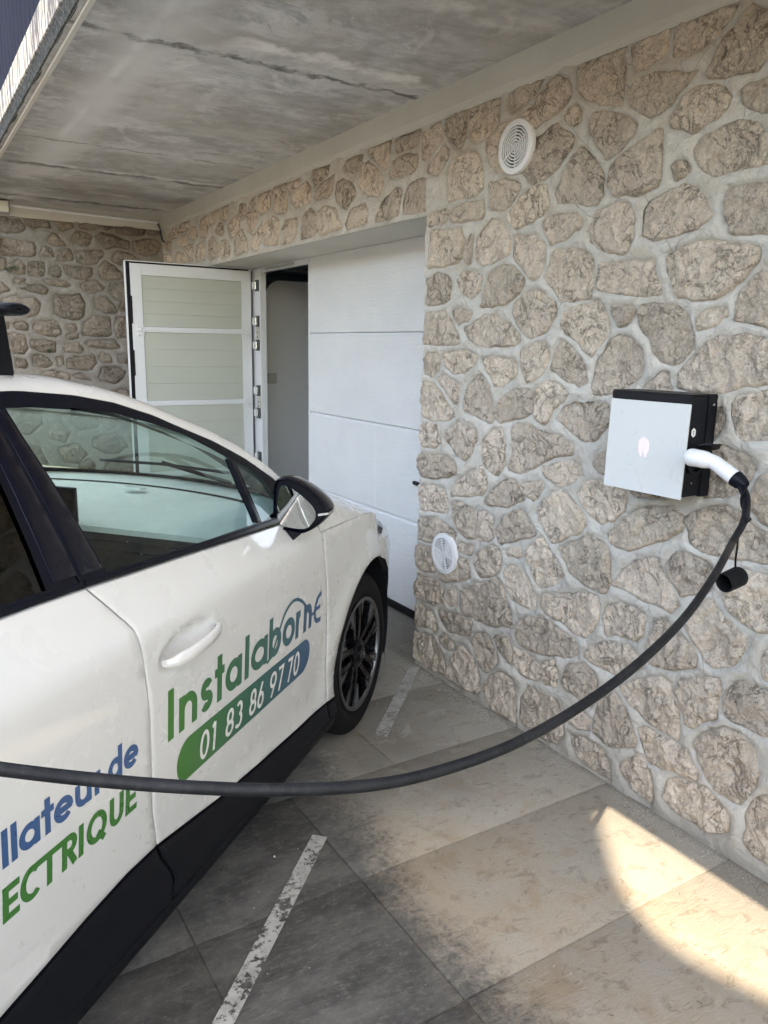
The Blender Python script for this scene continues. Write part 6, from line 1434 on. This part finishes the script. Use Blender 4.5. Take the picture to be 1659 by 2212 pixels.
# ------------------------------------------------------------------ vinyl lettering, drawn letter by letter
def A(cx_, cy_, rx, ry, a0, a1, n=18): return [(cx_ + rx * math.cos(math.radians(a0 + (a1 - a0) * i / n)), cy_ + ry * math.sin(math.radians(a0 + (a1 - a0) * i / n))) for i in range(n + 1)]
XH = .70
GL = {
 'I': [[(.5, 0), (.5, 1)]], 'l': [[(.5, 0), (.5, 1)]],
 'n': [[(0, 0), (0, XH)], [(0, XH * .45)] + A(.5, XH * .55, .5, XH * .45, 180, 0) + [(1, 0)]],
 's': [A(.50, XH * .74, .42, XH * .26, 25, 180, 12) + A(.50, XH * .74, .42, XH * .26, 180, 268, 6)[1:] + A(.50, XH * .26, .45, XH * .24, 88, -150, 16)[0:]],
 't': [[(.5, 0), (.5, 1)], [(-.6, XH * .93), (1.6, XH * .93)]],
 'a': [A(.5, XH * .5, .5, XH * .5, 0, 360, 32), [(1, 0), (1, XH)]],
 'b': [A(.5, XH * .5, .5, XH * .5, 0, 360, 32), [(0, 0), (0, 1)]],
 'd': [A(.5, XH * .5, .5, XH * .5, 0, 360, 32), [(1, 0), (1, 1)]],
 'o': [A(.5, XH * .5, .5, XH * .5, 0, 360, 32)],
 'r': [[(0, 0), (0, XH)], [(0, XH * .5)] + A(.75, XH * .55, .75, XH * .45, 175, 85, 8)],
 'u': [[(0, XH), (0, XH * .45)] + A(.5, XH * .45, .5, XH * .45, 180, 360) + [(1, XH)], [(1, 0), (1, XH)]],
 'e': [[(0.02, XH * .5), (.97, XH * .5)] + A(.5, XH * .5, .5, XH * .5, 5, 318, 28)],
 'E': [[(0, 0), (0, 1)], [(0, 1), (1.4, 1)], [(0, .5), (1.2, .5)], [(0, 0), (1.4, 0)]],
 'C': [A(.55, .5, .55, .5, 48, 312, 28)],
 'T': [[(.5, 0), (.5, 1)], [(-.28, 1), (1.28, 1)]],
 'R': [[(0, 0), (0, 1)], [(0, 1), (.45, 1)] + A(.48, .74, .45, .26, 85, -85, 12) + [(0, .48)], [(.42, .48), (1, 0)]],
 'Q': [A(.5, .5, .5, .5, 0, 360, 36), [(.55, .3), (1.02, -.04)]],
 'U': [[(0, 1), (0, .38)] + A(.5, .38, .5, .38, 180, 360) + [(1, 1)]],
 '0': [A(.5, .5, .42, .5, 0, 360, 32)], '1': [[(.62, 0), (.62, 1)], [(.15, .86), (.62, 1)]],
 '8': [A(.5, .74, .34, .26, 0, 360, 24), A(.5, .26, .42, .26, 0, 360, 24)],
 '3': [A(.42, .75, .36, .25, 140, -80, 16), A(.42, .27, .42, .27, 82, -145, 18)],
 '6': [A(.5, .29, .42, .29, 0, 360, 26), [(.66, 1.), (.12, .42)]], '9': [A(.5, .71, .42, .29, 0, 360, 26), [(.34, 0), (.88, .58)]],
 '7': [[(.05, 1), (.90, 1), (.35, 0)]],
}
def strip(pl_, w_):
    """centre line to mitred quads"""
    n = len(pl_); L = []; R = []
    cl = math.hypot(pl_[0][0] - pl_[-1][0], pl_[0][1] - pl_[-1][1]) < 1e-6
    for i in range(n):
        a = pl_[i - 1] if i else (pl_[-2] if cl else pl_[0]); c = pl_[i + 1] if i < n - 1 else (pl_[1] if cl else pl_[-1]); b = pl_[i]
        t1 = Vector((b[0] - a[0], b[1] - a[1])); t2 = Vector((c[0] - b[0], c[1] - b[1]))
        if t1.length < 1e-9: t1 = t2.copy()
        if t2.length < 1e-9: t2 = t1.copy()
        t1.normalize(); t2.normalize(); nn = Vector((-t1.y - t2.y, t1.x + t2.x))
        if nn.length < 1e-4: nn = Vector((-t1.y, t1.x))
        nn.normalize(); k = 1 / max(.45, nn.dot(Vector((-t1.y, t1.x)))); L.append((b[0] + nn.x * w_ / 2 * k, b[1] + nn.y * w_ / 2 * k)); R.append((b[0] - nn.x * w_ / 2 * k, b[1] - nn.y * w_ / 2 * k))
    return [[L[i], L[i + 1], R[i + 1], R[i]] for i in range(n - 1)]
def vinyl(name, quads, mat, parent, d, x0, x1, step=.012):
    """union of flat pieces, laid on the door skin"""
    pts_ = []; faces_ = []
    for q in quads:
        if abs(area2(q)) < 1e-10: continue
        if area2(q) < 0: q = q[::-1]
        # long pieces get extra points along their edges
        q = resample(q, step * 2); n0 = len(pts_); pts_ += [Vector(p) for p in q]; faces_.append(list(range(n0, n0 + len(q))))
    A_ = np.array([(p.x, p.y) for p in pts_]); gx, gy = np.meshgrid(np.arange(A_[:, 0].min(), A_[:, 0].max(), step * 1.5), np.arange(A_[:, 1].min(), A_[:, 1].max(), step * 1.5))
    co, _, tris, _, _, of = delaunay_2d_cdt(pts_ + [Vector(p) for p in zip(gx.ravel().tolist(), gy.ravel().tolist())], [], faces_, 0, 1e-6)
    cx = np.array([sum(co[i].x for i in t) / 3 for t in tris]); cy = np.array([sum(co[i].y for i in t) / 3 for t in tris]); ins = np.zeros(len(tris), bool)
    for q in quads: ins |= inside_np(cx, cy, q)
    T = [t for t, k in zip(tris, ins) if k and len(t) == 3]
    vs = [(v.x, SY(v.x, v.y) + d, v.y) for v in co]; m = MB(CT); used = sorted({i for t in T for i in t}); mp = {i: k for k, i in enumerate(used)}
    m.add([vs[i] for i in used], [tuple(mp[i] for i in t) for t in T]); o = m.build(name, mat, parent)
    o.data.polygons.foreach_set('use_smooth', [True] * len(o.data.polygons))
    uv = o.data.uv_layers.new(name='UVMap'); xs_ = [co[i].x for i in used]
    for l in o.data.loops: uv.data[l.index].uv = ((xs_[l.vertex_index] - x0) / (x1 - x0), 0)
    return o
def letter(ch, xa, xb, z0, z1, w_):
    single = ch in 'Il'; out = []
    for pl_ in GL[ch]:
        curvy = len(pl_) > 3; flat = len(pl_) == 2 and abs(pl_[0][1] - pl_[1][1]) < .01 and ch in 'ETt'
        top = XH if ch in 'abdouensr' else 1.0; Q = []
        for i, (u, v) in enumerate(pl_):
            x_ = (xa + xb) / 2 if single else xa + w_ / 2 + u * (xb - xa - w_); z_ = z0 + v * (z1 - z0); end = i in (0, len(pl_) - 1)
            if curvy and not (end and (v == 0 or v == top) and ch in 'nruU'): z_ = z0 + w_ / 2 + v / top * ((z1 - z0) * top - w_)
            elif flat or ch == '7' and v == 1: z_ = min(max(z_, z0 + w_ / 2), z1 - w_ / 2)
            Q.append((x_, z_))
        out += strip(Q, w_)
    return out
def row(chs, xs_, z0, z1, w_):
    out = []
    for c, xa, xb in zip(chs, xs_[::2], xs_[1::2]): out += letter(c, xa, xb, z0, z1, w_)
    return out
nx = [-1.422, -1.395, -1.374, -1.292, -1.279, -1.215, -1.206, -1.159, -1.152, -1.061, -1.046, -1.017, -1.007, -.903, -.895, -.811, -.801, -.711, -.705, -.652, -.643, -.576]
q = row('Instalaborn', nx, .663, .796, .0245)
sw_ = chaikin([(-.905, .660), (-.880, .668), (-.856, .695), (-.822, .744), (-.795, .778), (-.765, .797), (-.728, .806), (-.693, .799), (-.655, .778), (-.620, .746), (-.592, .716), (-.572, .704), (-.552, .712), (-.535, .740), (-.520, .758), (-.498, .762)], 2, False)
q += strip(sw_, .0115); q += strip(chaikin([(-.498, .762), (-.525, .757), (-.545, .735), (-.552, .705), (-.545, .678), (-.525, .667), (-.496, .666)], 2, False), .0175); q += strip([(-.556, .714), (-.505, .716)], .0145)
vinyl('company_lettering', q, M_DECAL, dF[0], .0007, -1.43, -.50)
pill = [(x, z) for x, z in A(-1.325, .572, .053, .061, 90, 270, 16) + A(-.628, .572, .053, .061, -90, 90, 16)]
vinyl('phone_banner', [pill], M_DECAL, dF[0], .0007, -1.40, -.55)
dg = [-1.276, -1.224, -1.222, -1.185, -1.144, -1.092, -1.090, -1.040, -1.008, -.958, -.957, -.910, -.879, -.826, -.824, -.776, -.756, -.708, -.706, -.656]
for c_, xa, xb in zip('0183869770', dg[::2], dg[1::2]): vinyl('digit', letter(c_, xa, xb, .527, .612, .0112), M_VWHITE, dF[0], .0014, 0, 1, .006)
la = [-2.075, -2.055, -2.045, -1.99, -1.975, -1.955 ]
lx_ = [-1.933, -1.914, -1.911, -1.893, -1.891, -1.838, -1.833, -1.803, -1.802, -1.748, -1.742, -1.693, -1.684, -1.655, -1.641, -1.593, -1.588, -1.536]
vinyl('service_lettering', row('llateurde', lx_, .675, .752, .0148) + row('nsta', [-2.13, -2.08, -2.07, -2.03, -2.02, -1.99, -1.985, -1.938], .675, .752, .0148), M_VBLUE, dR[0], .0007, 0, 1)
ex = [-1.934, -1.895, -1.892, -1.836, -1.848, -1.784, -1.782, -1.736, -1.733, -1.719, -1.710, -1.645, -1.636, -1.588, -1.581, -1.542]
vinyl('service_lettering', row('ECTRIQUE', ex, .561, .636, .0148), M_VGREEN, dR[0], .0007, 0, 1)
